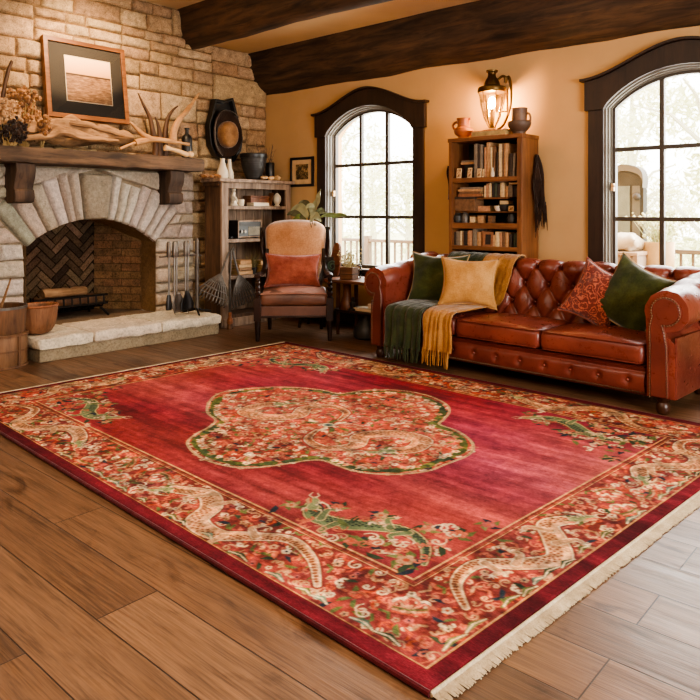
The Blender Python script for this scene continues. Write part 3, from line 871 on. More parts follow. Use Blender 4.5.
for j in range(49):
    a = 2*PI*j/48; r = .178
    P.append(V(.085+.05*abs(math.cos(a))-.02, (r*math.cos(a)*.95+.01)*HS*.92, (r*math.sin(a)*1.3-.03)*HS*.88))
mb.tube(P[6:34], .004, 6); mb.build('brim_edging', M['steel'], hat)

# ================================================================ open cabinet in the corner
CX0, CX1, CY0, CY1, CZ = -5.96, -5.67, 4.43, 5.40, 1.535
cb = thing('open_cabinet', 'weathered grey-brown open cabinet with three shelves in the corner beside the fireplace', 'cabinet', (-5.9, (CY0+CY1)/2, 0))
CO = Vector(cb.location)
def cspan(name, a, b, mat, bevel=.004):
    mb = MB(); mb.span(Vector(a)-CO, Vector(b)-CO); return mb.build(name, M[mat], cb, smooth=0, bevel=bevel)
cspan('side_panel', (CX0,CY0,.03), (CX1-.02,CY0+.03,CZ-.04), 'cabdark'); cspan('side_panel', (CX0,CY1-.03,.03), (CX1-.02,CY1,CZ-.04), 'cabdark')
cspan('stile', (CX1-.03,CY0,0), (CX1,CY0+.085,CZ-.04), 'cabwood'); cspan('stile', (CX1-.03,CY1-.07,0), (CX1,CY1,CZ-.04), 'cabwood')
cspan('top_board', (CX0,CY0-.05,CZ-.035), (CX1+.04,CY1+.03,CZ), 'cabwood'); cspan('top_rail', (CX1-.03,CY0+.08,CZ-.10), (CX1-.002,CY1-.06,CZ-.035), 'cabwood')
SH = [1.252, .905, .52]
for z in SH: cspan('shelf', (CX0+.01,CY0+.03,z-.035), (CX1-.006,CY1-.03,z), 'cabwood')
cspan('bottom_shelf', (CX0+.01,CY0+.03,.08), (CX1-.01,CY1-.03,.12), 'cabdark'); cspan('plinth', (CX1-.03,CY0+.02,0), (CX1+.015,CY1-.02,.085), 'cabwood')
for k in range(7):
    y0 = CY0+.03+k*(CY1-CY0-.06)/7
    cspan('back_board', (CX0,y0+.003,.1), (CX0+.012,y0+(CY1-CY0-.06)/7-.003,CZ-.04), 'cabwood', .002)
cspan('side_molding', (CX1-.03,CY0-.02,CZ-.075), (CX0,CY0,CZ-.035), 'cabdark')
def shelf_y(px, X): return WX(px, 200, X).y
# on the cabinet top
def lathe_thing(name, label, cat, prof, mat, px, z, X=-5.85, group=None, n=24, sx=1, sy=1):
    mb = MB(); mb.lathe(prof, n, sx=sx, sy=sy)
    return tag(mb.build(name, M[mat], None, loc=(X, shelf_y(px, X), z+.0005)), label, cat, group)
sc_ = .145
bowl = thing('ribbed_urn', 'large matte black ribbed urn standing on the corner cabinet', 'urn', (-5.82, shelf_y(253.5,-5.82), CZ+.001))
prof = [(0,0),(.065,0),(.072,.012),(.085,.03)]
for k in range(9):
    z = .03+k*.024; r = .085+.05*math.sin(k/8*PI*.5); prof += [(r,z),(r+.004,z+.008),(r+.004,z+.016)]
mb = MB(); mb.lathe(prof+[(.137,.25),(.13,.24),(.09,.06),(0,.05)], 32); mb.build('body', M['blackcer'], bowl, smooth=50)
mb = MB(); mb.lathe([(.13,.245),(.15,.245),(.153,.258),(.153,.285),(.146,.292),(.130,.292),(.128,.25)], 32, cap=False); mb.build('rim_band', M['black'], bowl, smooth=40)
lathe_thing('bottle_vase', 'taller ivory bottle vase on the cabinet below the hanging hat', 'vase', [(0,0),(.05,0),(.062,.03),(.058,.08),(.035,.14),(.022,.19),(.028,.215),(.02,.215),(.015,.19),(0,.12)], 'white_cer', 222.5, CZ, -5.80)
lathe_thing('bottle_vase', 'slim ivory bottle vase between the taller vase and the black urn', 'vase', [(0,0),(.04,0),(.046,.03),(.042,.07),(.024,.13),(.018,.2),(.02,.22),(.012,.22),(0,.12)], 'white_cer', 229.5, CZ, -5.86)
lathe_thing('cylinder_vase', 'narrow black vase between the urn and the wall corner on the cabinet', 'vase', [(0,0),(.045,0),(.05,.01),(.05,.2),(.044,.21),(.04,.2),(0,.02)], 'black', 270, CZ, -5.84)
def twigs(name, label, px, z, X, h, w, n, mat, seed, cat='dried twigs', r=.003):
    rr = random.Random(seed); mb = MB()
    for i in range(n):
        e = V(rr.uniform(-.5,.5)*w, rr.uniform(-1,1)*w, h*rr.uniform(.55,1))
        mb.tube([V(e.x*.15,e.y*.15,.002), V(e.x*.5+rr.uniform(-.01,.01),e.y*.45,e.z*.5), e], [r,r*.4], 5)
        for q in range(3):
            c = e*rr.uniform(.6,1)
            d = V(rr.uniform(-.02,.02),rr.uniform(-.03,.03),rr.uniform(.01,.04)); mb.tube([c,c+d],[r*.8,r*.4],4)
    return tag(mb.build(name, M[mat], None, loc=(X, shelf_y(px,X), z+.001)), label, cat)
twigs('dried_twigs', 'spiky dark dried twigs rising behind the black urn', 266, CZ, -5.90, .44, .12, 26, 'antler_dark', 4)
bouquet_b = shelf_y(209, -5.74)
def pile(name, label, px, z, X, n, spread, rr0, rr1, mat, seed, cat, squash=.7):
    r = random.Random(seed); mb = MB()
    for i in range(n):
        c = V(r.uniform(-.5,.5)*spread, r.uniform(-1,1)*spread, 0); rad = r.uniform(rr0, rr1); c.z = rad*squash*r.uniform(.9,1.5)
        b = len(mb.v); mb.ball(c, (rad,rad,rad*squash), 6, 9)
        for k in range(b, len(mb.v)):
            mb.v[k] += noise.noise_vector(mb.v[k]*35+V(seed,0,0))*rad*.3; mb.v[k].z = max(mb.v[k].z, 0)
    return tag(mb.build(name, M[mat], None, loc=(X, shelf_y(px,X), z+.001)), label, cat)
pile('dried_flowers', 'low reddish brown dried flower clump at the near end of the cabinet top', 210, CZ, -5.80, 20, .09, .018, .03, 'dried', 3, 'dried flowers')
for k, (px, X, lb, s) in enumerate(((264,-5.72,'crumpled pale stone lying in front of the black urn',.032),(271,-5.70,'knobbly pale stone at the middle of the cabinet top front',.036),(278,-5.72,'rounded pale stone nearest the wall corner on the cabinet top',.04))):
    pile('pale_stone', lb, px, CZ, X, 3, .03, s*.8, s, 'bone', 20+k, 'stone')
# shelf 1
z = SH[0]
def fig(px, X):
    th = thing('figurine', 'white abstract figurine standing on the top cabinet shelf', 'figurine', (X, shelf_y(px,X), z+.001))
    mb = MB(); lumpy(mb, [(0,0,0),(0,.005,.06),(0,-.005,.11),(0,.0,.15)], [.05,.03,.028,.02], 12, .25, 30, 3); 
    for p in mb.v: p.z = max(0,p.z)
    mb.build('body', M['white_cer'], th)
    mb = MB(); mb.ball((0,.0,.175), (.02,.022,.028)); mb.build('head', M['white_cer'], th)
    mb = MB(); lumpy(mb, [(.02,-.02,.11),(.04,0,.08),(.03,.02,.05)], [.014,.012,.012], 8, .1, 30, 5); mb.build('arm', M['white_cer'], th)
fig(233.5, -5.78)
lathe_thing('small_cup', 'tiny white cup beside the white figurine on the top shelf', 'cup', [(0,0),(.026,0),(.034,.03),(.036,.07),(.031,.07),(.028,.03),(0,.012)], 'white_cer', 241, z, -5.76)
bx = thing('wooden_trinket_box', 'dark wooden trinket box on the middle of the top cabinet shelf', 'box', (-5.86, shelf_y(257,-5.86), z+.001))
mb = MB(); mb.span((-.06,-.14,0),(.06,.12,.09)); mb.build('body', M['tablewood'], bx, smooth=0, bevel=.004)
mb = MB(); mb.span((-.066,-.146,.09),(.066,.126,.115)); mb.build('lid', M['tablewood'], bx, smooth=0, bevel=.004)
mb = MB(); mb.span((-.06,-.11,0),(.06,.11,.038)); tag(mb.build('book', M['white_cer'], None, bevel=.003, loc=(-5.755, shelf_y(258,-5.755), z+.001)), 'flat ivory book lying on the top cabinet shelf in front of the trinket box', 'book')
bs = thing('book_stand', 'slanted wooden stand leaning on the top cabinet shelf beside the round ornament', 'stand', (-5.79, shelf_y(269,-5.79), z+.001))
mb = MB(); mb.add([V(-.04,-.012,0),V(.04,-.012,0),V(.04,.03,.15),V(-.04,.03,.15),V(-.04,.0,0),V(.04,.0,0),V(.04,.042,.15),V(-.04,.042,.15)], [(0,1,2,3),(4,5,6,7),(0,1,5,4),(1,2,6,5),(2,3,7,6),(3,0,4,7)]); mb.build('slat', M['shelfwood'], bs, smooth=0, bevel=.003)
mb = MB(); mb.span((-.04,-.03,0),(.04,.03,.012)); mb.build('base', M['shelfwood'], bs, smooth=0, bevel=.003)
orn = thing('round_ornament', 'round pale ornament with a small finial near the far end of the top shelf', 'ornament', (-5.78, shelf_y(277,-5.78), z+.001))
mb = MB(); mb.lathe([(0,0),(.035,0),(.03,.012),(.02,.02),(.03,.03),(.045,.06),(.047,.085),(.04,.115),(.02,.14),(.01,.15),(0,.15)], 20); mb.build('body', M['white_cer'], orn)
mb = MB(); mb.ball((0,0,.16),.013); mb.build('finial', M['antler_dark'], orn)
# shelf 2
z = SH[1]
rd = thing('old_radio', 'old black tabletop radio with a grey speaker cloth on the middle cabinet shelf', 'radio', (-5.80, shelf_y(245.5,-5.80), z+.001))
W_ = .165
mb = MB(); mb.span((-.08,-W_,.012),(.07,W_,.195)); mb.build('case', M['black'], rd, smooth=0, bevel=.008)
mb = MB(); o4 = [(-W_,.012),(W_,.012),(W_,.195),(-W_,.195)]; i4 = [(-W_+.012,.024),(W_-.012,.024),(W_-.012,.178),(-W_+.012,.178)]
mb.strip(o4, i4, lambda a,b,d: V(d,a,b), .07, .078, closed=True); mb.build('bezel', M['cabwood'], rd, smooth=0)
mb = MB(); mb.span((.07,-.02,.035),(.074,W_-.02,.125)); mb.build('speaker_cloth', m_fabric('speaker_grey', (120,116,104), (160,154,138), 60), rd, smooth=0)
mb = MB(); mb.span((.07,-W_+.03,.135),(.073,W_-.03,.165)); mb.build('dial', M['blackcer'], rd, smooth=0)
for y in (-.12,-.075):
    mb = MB(); mb.tube([(.07,y,.075),(.09,y,.075)], .016, 12); mb.build('knob', M['steel'], rd)
for y in (-.13,.13):
    mb = MB(); mb.span((-.06,y-.015,0),(.05,y+.015,.012)); mb.build('foot', M['black'], rd, smooth=0)
lathe_thing('small_bottle', 'small pale bottle beside the black radio on the middle shelf', 'bottle', [(0,0),(.024,0),(.026,.05),(.022,.09),(.01,.11),(.01,.14),(.014,.145),(0,.145)], 'white_cer', 261, z, -5.74)
pile('dark_pebble', 'small black lump at the near end of the middle cabinet shelf', 230, z, -5.74, 4, .03, .018, .026, 'black', 8, 'stone')
# shelf 3 : book stacks and dry plant
z = SH[2]
def cab_book(px, X, zz, dx, dy, h, colr, label, grp, ang=0):
    mb = MB(); mb.span((-dx/2,-dy/2,0),(dx/2,dy/2,h))
    th = thing('book', label, 'book', (X, shelf_y(px,X), zz+.0008), ang, grp)
    m1 = MB(); m1.span((-dx/2,-dy/2,0),(dx/2,dy/2,.006)); m1.span((-dx/2,-dy/2,h-.006),(dx/2,dy/2,h)); m1.span((dx/2-.006,-dy/2,0),(dx/2,dy/2,h)); m1.build('cover', m_plain('book_cover_c', colr, .8, var=.2, vscale=30), th, smooth=0)
    m2 = MB(); m2.span((-dx/2+.008,-dy/2+.006,.006),(dx/2-.006,dy/2-.006,h-.006)); m2.build('pages', M['straw'], th, smooth=0)
zz = z
for i, (h, cl) in enumerate((( .045,(190,150,108)),(.03,(150,112,78)),(.035,(204,168,124)),(.045,(176,132,88)))):
    cab_book(241, -5.78, zz, .16, .19-.012*i, h, cl, ['bottom tan book of the stack nearest the iron rakes','thin brown book second from the bottom of the stack by the rakes','pale book second from the top of the stack by the rakes','top tan book of the stack nearest the iron rakes'][i], 'books stacked on the lower cabinet shelf', [.0,.05,-.06,.04][i]); zz += h+.001
zz = z
for i, (h, cl) in enumerate(((.05,(184,142,98)),(.04,(150,110,72)),(.05,(196,158,112)))):
    cab_book(262.5, -5.76, zz, .16, .17, h, cl, ['lowest book of the stack hidden partly by the armchair','middle book of the stack beside the armchair back','upper book of the stack beside the armchair back'][i], 'books stacked on the lower cabinet shelf', [.0,.06,-.04][i]); zz += h+.001
gp = thing('dried_grass_pot', 'dry grassy plant in a dark pot between the two book stacks', 'plant', (-5.74, shelf_y(252,-5.74), z+.001))
mb = MB(); mb.lathe([(0,0),(.04,0),(.052,.07),(.046,.07),(0,.05)], 18); mb.build('pot', M['blackcer'], gp)
mb = MB(); rr = random.Random(2)
for i in range(70):
    e = V(rr.gauss(0,.04), rr.gauss(0,.06), rr.uniform(.12,.24)); mb.tube([V(e.x*.2,e.y*.2,.05), V(e.x*.6,e.y*.6,e.z*.7), e], [.004,.001], 4)
mb.build('foliage', m_plain('dry_sage', (132,122,84), .9, 0, .3, 30), gp)

# ================================================================ fireplace tools on the hearth
HZ = .197
c = FL(196, 312, HZ); c = V(-5.60, WX(197, 300, -5.60).y, HZ)
st = thing('tool_stand', 'black iron fireplace tool stand on the hearth with a crossbar and hooks', 'tool stand', c)
mb = MB(); mb.tube([(0,0,.03),(0,0,.70)], .018, 10); mb.build('pole', M['iron2'], st)
mb = MB(); mb.tube([(0,0,.70),(0,0,.735)], [.018,.012], 10); mb.build('finial', M['iron2'], st)
mb = MB()
for a in range(3):
    an = a*2*PI/3-.5
    mb.tube([(0,0,.05),(.06*math.cos(an),.06*math.sin(an),.03),(.17*math.cos(an),.17*math.sin(an),.008)], [.012,.009], 8)
mb.build('base', M['iron'], st)
d_ = V(-.03,-1,0)
mb = MB(); mb.tube([V(.02,.04,.565), V(0,0,.575), V(0,-.42,.575)], .010, 8)
mb.build('crossbar', M['iron2'], st)
def tool(name, label, off, head, x=.0, lean=0, handle='steel'):
    th = thing(name, label, 'fire tool', c+V(.022+x, off, 0))
    mb = MB(); mb.tube([(0,0,.20),(0,0,.57)], .009, 8); mb.build('shaft', M['steel'], th)
    mb = MB(); mb.lathe([(0,.565),(.016,.565),(.021,.60),(.020,.70),(.012,.715),(0,.715)], 12); mb.build('grip', M[handle], th)
    head(th)
def h_brush(th):
    mb = MB(); mb.lathe([(0,.22),(.018,.21),(.024,.18),(.034,.10),(.03,.07),(0,.07)], 14, sx=.6); mb.build('bristles', M['black'], th)
def h_shovel(th):
    mb = MB(); P = []
    for i in range(9):
        k = i/8; w = .012+.055*math.sin(min(1,k*1.5)*PI/2)*(1 if k < .7 else 1-(k-.7)*1.5)
        P.append([V(.01+.018*(q*q)-.0, q*w, .235-.20*k) for q in (-1,-.6,-.2,.2,.6,1)])
    mb.grid(P); mb.build('blade', M['steel'], th, solid=.004)
def h_scoop(th):
    mb = MB(); P = []
    for i in range(9):
        k = i/8; w = .014+.058*min(1,k*1.6)
        P.append([V(.012+.02*(q*q), q*w, .24-.19*k) for q in (-1,-.6,-.2,.2,.6,1)])
    mb.grid(P); mb.build('blade', M['black'], th, solid=.004)
def h_poker(th):
    mb = MB(); mb.tube([(0,0,.2),(0,0,.04),(0,.012,.02)], [.006,.003], 8); mb.tube([(0,0,.1),(0,.025,.085),(0,.035,.1)], [.005,.003], 6); mb.build('hook', M['steel'], th)
off = lambda px: WX(px, 300, -5.60).y-c.y
tool('fire_brush', 'iron hearth brush with black bristles hanging first from the far end of the tool stand', off(167.5), h_brush)
tool('fire_poker', 'thin iron poker hanging between the hearth brush and the shovel', off(173), h_poker)
tool('fire_shovel', 'steel fire shovel hanging behind the black scoop on the tool stand', off(176.5), h_shovel, -.02)
tool('ash_scoop', 'black square bladed ash scoop hanging nearest the stand pole', off(183.5), h_scoop, .01)
tool('fire_tongs', 'slim iron tongs hanging next to the stand pole', off(186.5), h_poker, .0)

# copper basket and barrels at the left
b = WX(35, 320, -5.62)
bk = thing('round_basket', 'round copper brown woven basket sitting on the near end of the hearth', 'basket', (-5.67, 2.54, HZ))
n = 40; P = []
prof = catmull([(.001,.0),(.06,.0),(.10,.012),(.138,.075),(.152,.15),(.160,.225),(.152,.232),(.14,.22),(.12,.08),(.06,.03),(.001,.028)], 4)
mb = MB()
for (r_, z_) in prof:
    P.append([V((r_+.005*math.sin(z_*300+ (j % 2)*PI)*(1 if r_ > .1 else 0))*math.cos(2*PI*j/n)*.9, (r_+.005*math.sin(z_*300+(j % 2)*PI)*(1 if r_ > .1 else 0))*math.sin(2*PI*j/n), z_) for j in range(n)])
mb.grid(P, wv=True, capu=True); mb.build('body', m_wood('woven_cane', (94,62,42), (148,102,70), 'z', 1, .6, 12, 1.0), bk, smooth=60)
mb = MB(); rim = [(.156*math.cos(2*PI*j/48)*.9, .156*math.sin(2*PI*j/48), .228+.004*math.sin(j*3)) for j in range(49)]; mb.tube(rim, .011, 8); mb.build('rim', M['copper'], bk)
b = FL(4, 371)
by = b.y+.0
bar = thing('wooden_barrel', 'low orange-brown stave barrel with dark hoops on the floor before the hearth', 'barrel', (-5.585, 2.215, 0))
BRr = .192
mb = MB(); mb.lathe([(0,0),(BRr-.008,0),(BRr,.02),(BRr+.004,.13),(BRr,.245),(BRr-.004,.255),(BRr-.02,.255),(BRr-.02,.05),(0,.05)], 40); mb.build('staves', M['bucketwarm'], bar, smooth=40)
for z_ in (.13,.245,.01):
    mb = MB(); mb.lathe([(BRr-.002,z_-.008),(BRr+.009,z_-.008),(BRr+.009,z_+.008),(BRr-.002,z_+.008)], 40, cap=False); mb.build('hoop', M['bucketwood'], bar, smooth=30)
for an in (-.9, .35, -2.1, 1.7, 3.0):
    mb = MB(); mb.span((BRr-.004,-.012,.0),(BRr+.011,.012,.25), M=Matrix.Rotation(an,4,'Z')); mb.build('batten', M['bucketwood'], bar, smooth=0, bevel=.002)
bu = thing('wooden_bucket', 'grey wooden bucket standing on top of the stave barrel', 'bucket', (-5.585, 2.215, .2565))
mb = MB(); mb.lathe([(0,.0),(BRr-.018,.0),(BRr-.012,.02),(BRr-.004,.20),(BRr-.004,.205),(BRr-.024,.205),(BRr-.03,.03),(0,.03)], 40); mb.build('staves', M['bucketwood'], bu, smooth=40)
mb = MB(); mb.lathe([(BRr-.008,.19),(BRr+.003,.19),(BRr+.003,.21),(BRr-.008,.21)], 40, cap=False); mb.build('hoop', M['iron2'], bu, smooth=30)
mb = MB(); mb.lathe([(0,.09),(BRr-.028,.09)], 30, cap=False); mb.build('dark_contents', M['black'], bu)
mb = MB(); lumpy(mb, [(0,-.05,.035),(.02,.0,.2),(.05,.06,.42)], [.013,.011,.006], 8, .2, 20, 4)
tag(mb.build('stick', M['drift'], None, loc=(-5.585, 2.215, .2565)), 'thin bare stick standing in the grey wooden bucket', 'stick')

# wire rakes and brush hung on the cabinet front
def rake(name, label, top, tip, w, n, seed, twist=0):
    base = V(tip.x, tip.y, 0.0)
    th = thing(name, label, 'rake', tip)
    t0 = V(0,0,0); ax = top-tip; Lh = ax.length; ax = ax.normalized()
    sd_ = V(.25,1,0); sd_ = (sd_-ax*sd_.dot(ax)).normalized(); nn = ax.cross(sd_)
    mb = MB(); mb.tube([ax*Lh*.52, ax*Lh*.8+nn*.01, ax*Lh], [.010,.012,.012], 8); mb.build('handle', M['iron2'], th)
    mb = MB()
    for k in range(n):
        q = -1+2*k/(n-1)
        mb.tube([ax*Lh*.52+sd_*q*.012, ax*Lh*.34+sd_*q*w*.55, ax*.06+sd_*q*w, sd_*q*w*1.02+nn*.0, sd_*q*w*1.03-ax*.012+nn*.035], [.0075,.008,.008,.008,.005], 6)
    mb.build('tine', M['iron2'], th)
    mb = MB()
    for f_ in (.10,.22,.34): mb.tube([ax*Lh*f_*1.0+sd_*(-w*(1.0-f_*1.15)), ax*Lh*f_+nn*.006, ax*Lh*f_+sd_*(w*(1.0-f_*1.15))], .008, 6)
    mb.build('crossbar', M['iron2'], th)
    return th
hk = WX(229, 252, -5.60)
rake('wire_rake', 'grey wire fan rake hung tilting towards the hearth on the cabinet front', hk+V(.0,0,0), WX(211, 300, -5.56), .16, 10, 1)
rake('wire_rake', 'grey wire fan rake hung tilting towards the armchair on the cabinet front', hk+V(.02,.03,.02), WX(246, 303, -5.53), .14, 10, 2)
rk = WX(230, 318, -5.56); rk.z = .033
hbh = thing('hearth_hand_brush', 'long-handled brush with an orange wooden head hanging between the wire rakes', 'brush', (rk.x, rk.y, rk.z))
top = hk-rk+V(.03,0,.02)
mb = MB(); mb.tube([V(.0,0,.13), V(.005,-.005,top.z*.6), V(.02,0,top.z)], .010, 8); mb.tube([V(.02,0,top.z), V(.02,.02,top.z+.03), V(.02,.03,top.z+.0)], .012, 8); mb.build('handle', M['iron2'], hbh)
mb = MB(); mb.lathe([(0,.14),(.016,.14),(.02,.12),(.018,.09),(.03,.06),(.032,.03),(.028,.02),(0,.02)], 14); mb.build('head', M['copper'], hbh)
mb = MB(); mb.lathe([(.026,.02),(.03,-.03),(.0,-.03)], 14); mb.build('bristles', M['bucketwood'], hbh)
cl = WX(224, 293, -5.59)
mb = MB(); P = []
for i in range(14):
    k = i/13; P.append([V(.012*math.sin(q*2.2+k*2), -.05+.1*q/9*(.5+.6*math.sin(k*2.4)) , .11-.24*k) for q in range(10)])
mb.grid(P); tag(mb.build('cleaning_cloth', m_fabric('grey_cloth', (104,94,82), (150,138,120)), None, solid=.006, loc=cl), 'limp grey cloth hanging behind the near wire rake', 'cloth')
# ================================================================ pillows
def pillow_mb(w, h, th, seed=0, n=26, pinch=.10, crease=.012):
    mb = MB(); idx = {}
    def pt(i, j, s):
        x = -1+2*i/n; y = -1+2*j/n
        X = x*w/2*(1-pinch*(1-y*y)*abs(x)); Y = y*h/2*(1-pinch*(1-x*x)*abs(y))
        T = th/2*max(0,((1-x**2)*(1-y**2)))**.42
        nz = noise.noise(V(x*2.2+seed, y*2.2, s*3+seed))*crease*1.6+noise.noise(V(x*6, y*6+seed, s))*crease*.6
        T = T*(1+.0) + nz*min(1,T/(th*.25))
        return V(X, -s*T, Y)
    vs = []; fs = []
    for s in (1, -1):
        for i in range(n+1):
            for j in range(n+1):
                if s < 0 and (i in (0,n) or j in (0,n)): idx[(i,j,s)] = idx[(i,j,1)]; continue
                idx[(i,j,s)] = len(vs); vs.append(pt(i,j,s))
        for i in range(n):
            for j in range(n):
                q = [idx[(i,j,s)],idx[(i+1,j,s)],idx[(i+1,j+1,s)],idx[(i,j+1,s)]]
                fs.append(q if s > 0 else q[::-1])
    mb.add(vs, fs); return mb
def pillow(label, mat, loc, rot, w, h, th, seed, pipe=None, group=None, name='throw_pillow', pinch=.10):
    """centre loc, rotation (lean, yaw, roll)"""
    t = thing(name, label, 'cushion', loc, 0, group)
    t.rotation_mode = 'XYZ'
    m = Matrix.Rotation(rot[1],4,'Z') @ Matrix.Rotation(rot[0],4,'X') @ Matrix.Rotation(rot[2],4,'Y')
    t.rotation_euler = m.to_euler()
    pillow_mb(w, h, th, seed, pinch=pinch).build('cover', M[mat], t, smooth=80); cv_ = t.children[0]
    if pipe:
        k = 16; pts = []
        def e(x, y): return (x*w/2*(1-pinch*(1-y*y)*abs(x)), 0, y*h/2*(1-pinch*(1-x*x)*abs(y)))
        for i in range(k): pts.append(e(-1+2*i/k,-1))
        for i in range(k): pts.append(e(1,-1+2*i/k))
        for i in range(k): pts.append(e(1-2*i/k,1))
        for i in range(k+1): pts.append(e(-1,1-2*i/k))
        mb = MB(); mb.tube(pts, .005, 6); mb.build('piping', M[pipe], cv_)
    return t

# ================================================================ armchair
a0 = FL(257.5, 340.5); a1 = FL(330.5, 342)
ac = (a0+a1)/2; fx = (a1-a0); rzc = R(44.5); hwid = fx.length/2
chair = thing('armchair', 'vintage armchair with a tan suede back, brown leather seat and dark turned wooden arms', 'armchair', (ac.x, ac.y, 0), rzc)
DW = .60   # depth front leg to rear leg; local y grows to the back
H2 = hwid
for s in (-1, 1):
    mb = MB(); mb.lathe([(0,0),(.016,0),(.020,.02),(.024,.10),(.029,.17),(.031,.20),(0,.20)], 12, at=(s*(H2-.01),0,0))
    mb.span((s*(H2-.01)-.034,-.034,.19),(s*(H2-.01)+.034,.034,.40)); mb.build('leg', M['chairwood'], chair, smooth=40, bevel=.004)
    mb = MB(); mb.tube([(s*(H2-.08),DW+.06,0),(s*(H2-.08),DW+.02,.10),(s*(H2-.075),DW-.01,.24),(s*(H2-.07),DW,.36)], [.018,.022,.028,.03], 8); mb.build('leg', M['chairwood'], chair)
    # turned arm post
    x = s*(H2-.01); prof = [(0,.39),(.030,.39),(.032,.405),(.018,.415),(.028,.435),(.030,.45),(.017,.462),(.027,.48),(.028,.495),(.016,.507),(.026,.525),(.026,.54),(.015,.552),(.022,.575),(.018,.59),(0,.59)]
    mb = MB(); mb.lathe(prof, 16, at=(x,0,0)); mb.build('arm_post', M['chairwood'], chair)
    mb = MB(); mb.tube(catmull([(x,-.035,.600),(x,.05,.612),(x*.99,.18,.606),(x*.95,.33,.60),(x*.90,.45,.64),(x*.87,.53,.73),(x*.86,.57,.82)],4), [.030,.026,.022], 10, flat=.7); mb.build('arm', M['chairwood'], chair)
mb = MB(); mb.span((-H2+.03,-.022,.235),(H2-.03,.02,.325)); mb.span((-H2+.02,.0,.235),(-H2+.05,DW,.325)); mb.span((H2-.05,.0,.235),(H2-.02,DW,.325)); mb.span((-H2+.05,DW-.03,.235),(H2-.05,DW,.325))
mb.build('seat_rail', M['seatlea'], chair, smooth=0, bevel=.006)
mb = MB(); mb.span((-H2+.03,-.03,.22),(H2-.03,-.02,.24)); mb.build('rail_molding', M['chairwood'], chair, smooth=0, bevel=.003)
def cushion_box(a, b, puff, seed, n=18, r=.035):
    """soft box cushion with a crowned top"""
    mb = MB()
    a = Vector(a); b = Vector(b)
    def sh(p):
        u = (p.x-a.x)/(b.x-a.x)*2-1; v = (p.y-a.y)/(b.y-a.y)*2-1
        w = (p.z-a.z)/(b.z-a.z)
        k = max(0,(1-u*u*.9))*max(0,(1-v*v*.9))
        z = p.z+puff*k*w + noise.noise(V(p.x*5+seed,p.y*5,p.z))*.007*w
        g = 1+.012*math.sin(min(1,max(0,w))*PI)
        c = (a+b)/2
        return V(c.x+(p.x-c.x)*g, c.y+(p.y-c.y)*g, z)
    rough_box(mb, a, b, min(.03,(b.x-a.x)/n), .0015, r, 9, None, seed, sh); return mb
mb = cushion_box((-H2+.035,-.04,.325),(H2-.035,DW-.05,.445),.03,3)
mb.build('seat_cushion', M['seatlea'], chair, smooth=60)
mb = MB(); P = []
for i in range(15):
    x = -1+2*i/14
    P.append([V(x*(H2-.055), -.02+(DW-.10)*j/12, .447+.028*max(0,1-x*x*.9)*max(0,1-(2*j/12-1)**2*.9)+.004*math.sin(min(i,14-i,j,12-j,2)/2*PI/2)) for j in range(13)])
mb.grid(P); mb.build('seat_top', M['seattop'], chair, smooth=60)
mb = MB(); rp = [(-H2+.04,-.042,.44),(-H2/2,-.046,.444),(0,-.046,.446),(H2/2,-.046,.444),(H2-.04,-.042,.44)]; mb.tube(rp, .006, 8); mb.build('seat_piping', M['seattop'], chair)
# back: dark frame and tan suede pad
def back_w(k):  # half width along height 0..1
    return .20+.10*math.sin(min(1,k*1.15)*PI*.5) if k < .87 else .30*math.sqrt(max(0,1-((k-.87)/.135)**2*.55))
def back_p(k): return (DW-.10+.17*k+.05*k*k, .42+.665*k)
mb = MB(); P = []
for i in range(25):
    k = i/24; y, z = back_p(k); row = []
    w = back_w(k)
    for j in range(21):
        q = -1+2*j/20
        e = max(0,1-abs(q)**3.2)*max(0,1-abs(2*k-1)**7)
        row.append(V(w*q, y-.075*e**.6-.01, z+.0+.02*(1-q*q)*(k>.8)*(k-.8)*5))
    P.append(row)
mb.grid(P)
for i in range(len(mb.v)): mb.v[i].y += noise.noise(mb.v[i]*6)*.008
mb.build('back_cushion', M['suede'], chair, smooth=80, solid=.02)
mb = MB(); rim = []
for s in (-1, 1):
    pts = []
    for i in range(13):
        k = i/12*.96; y, z = back_p(k); pts.append(V(s*(back_w(min(k,.86))+.012+.02*k), y+.02-.02*k, z-.03))
    mb = MB(); mb.tube(pts, [.022,.026], 8, flat=1.4); mb.build('back_post', M['chairwood'], chair)
    mb = MB(); P = []
    for i in range(9):
        k = .38+.57*i/8; y, z = back_p(k); w = back_w(min(k,.86))
        P.append([V(s*(w+.005), y+.01, z-.02), V(s*(w+.03), y-.03*math.sin((i/8)*PI), z-.02), V(s*(w+.045), y-.085*math.sin((i/8)*PI), z-.02)])
    mb.grid(P); mb.build('wing', M['chairwood'], chair, solid=.02, smooth=60)
mb = MB(); P = []
for i in range(13):
    k = i/12; y, z = back_p(k); w = back_w(k)*1.0
    P.append([V(w*(-1+2*j/8), y+.035, z-.01) for j in range(9)])
mb.grid(P); mb.build('back_panel', M['chairwood'], chair, solid=.02)
def CH(x, y, z): return Matrix.Translation(chair.location) @ Matrix.Rotation(rzc,4,'Z') @ V(x,y,z)
pillow('rust orange velvet lumbar cushion leaning on the tan back of the armchair', 'rust', CH(-.02,.375,.62), (R(-14), rzc, R(1)), .55, .335, .15, 4, 'rust', pinch=.13)

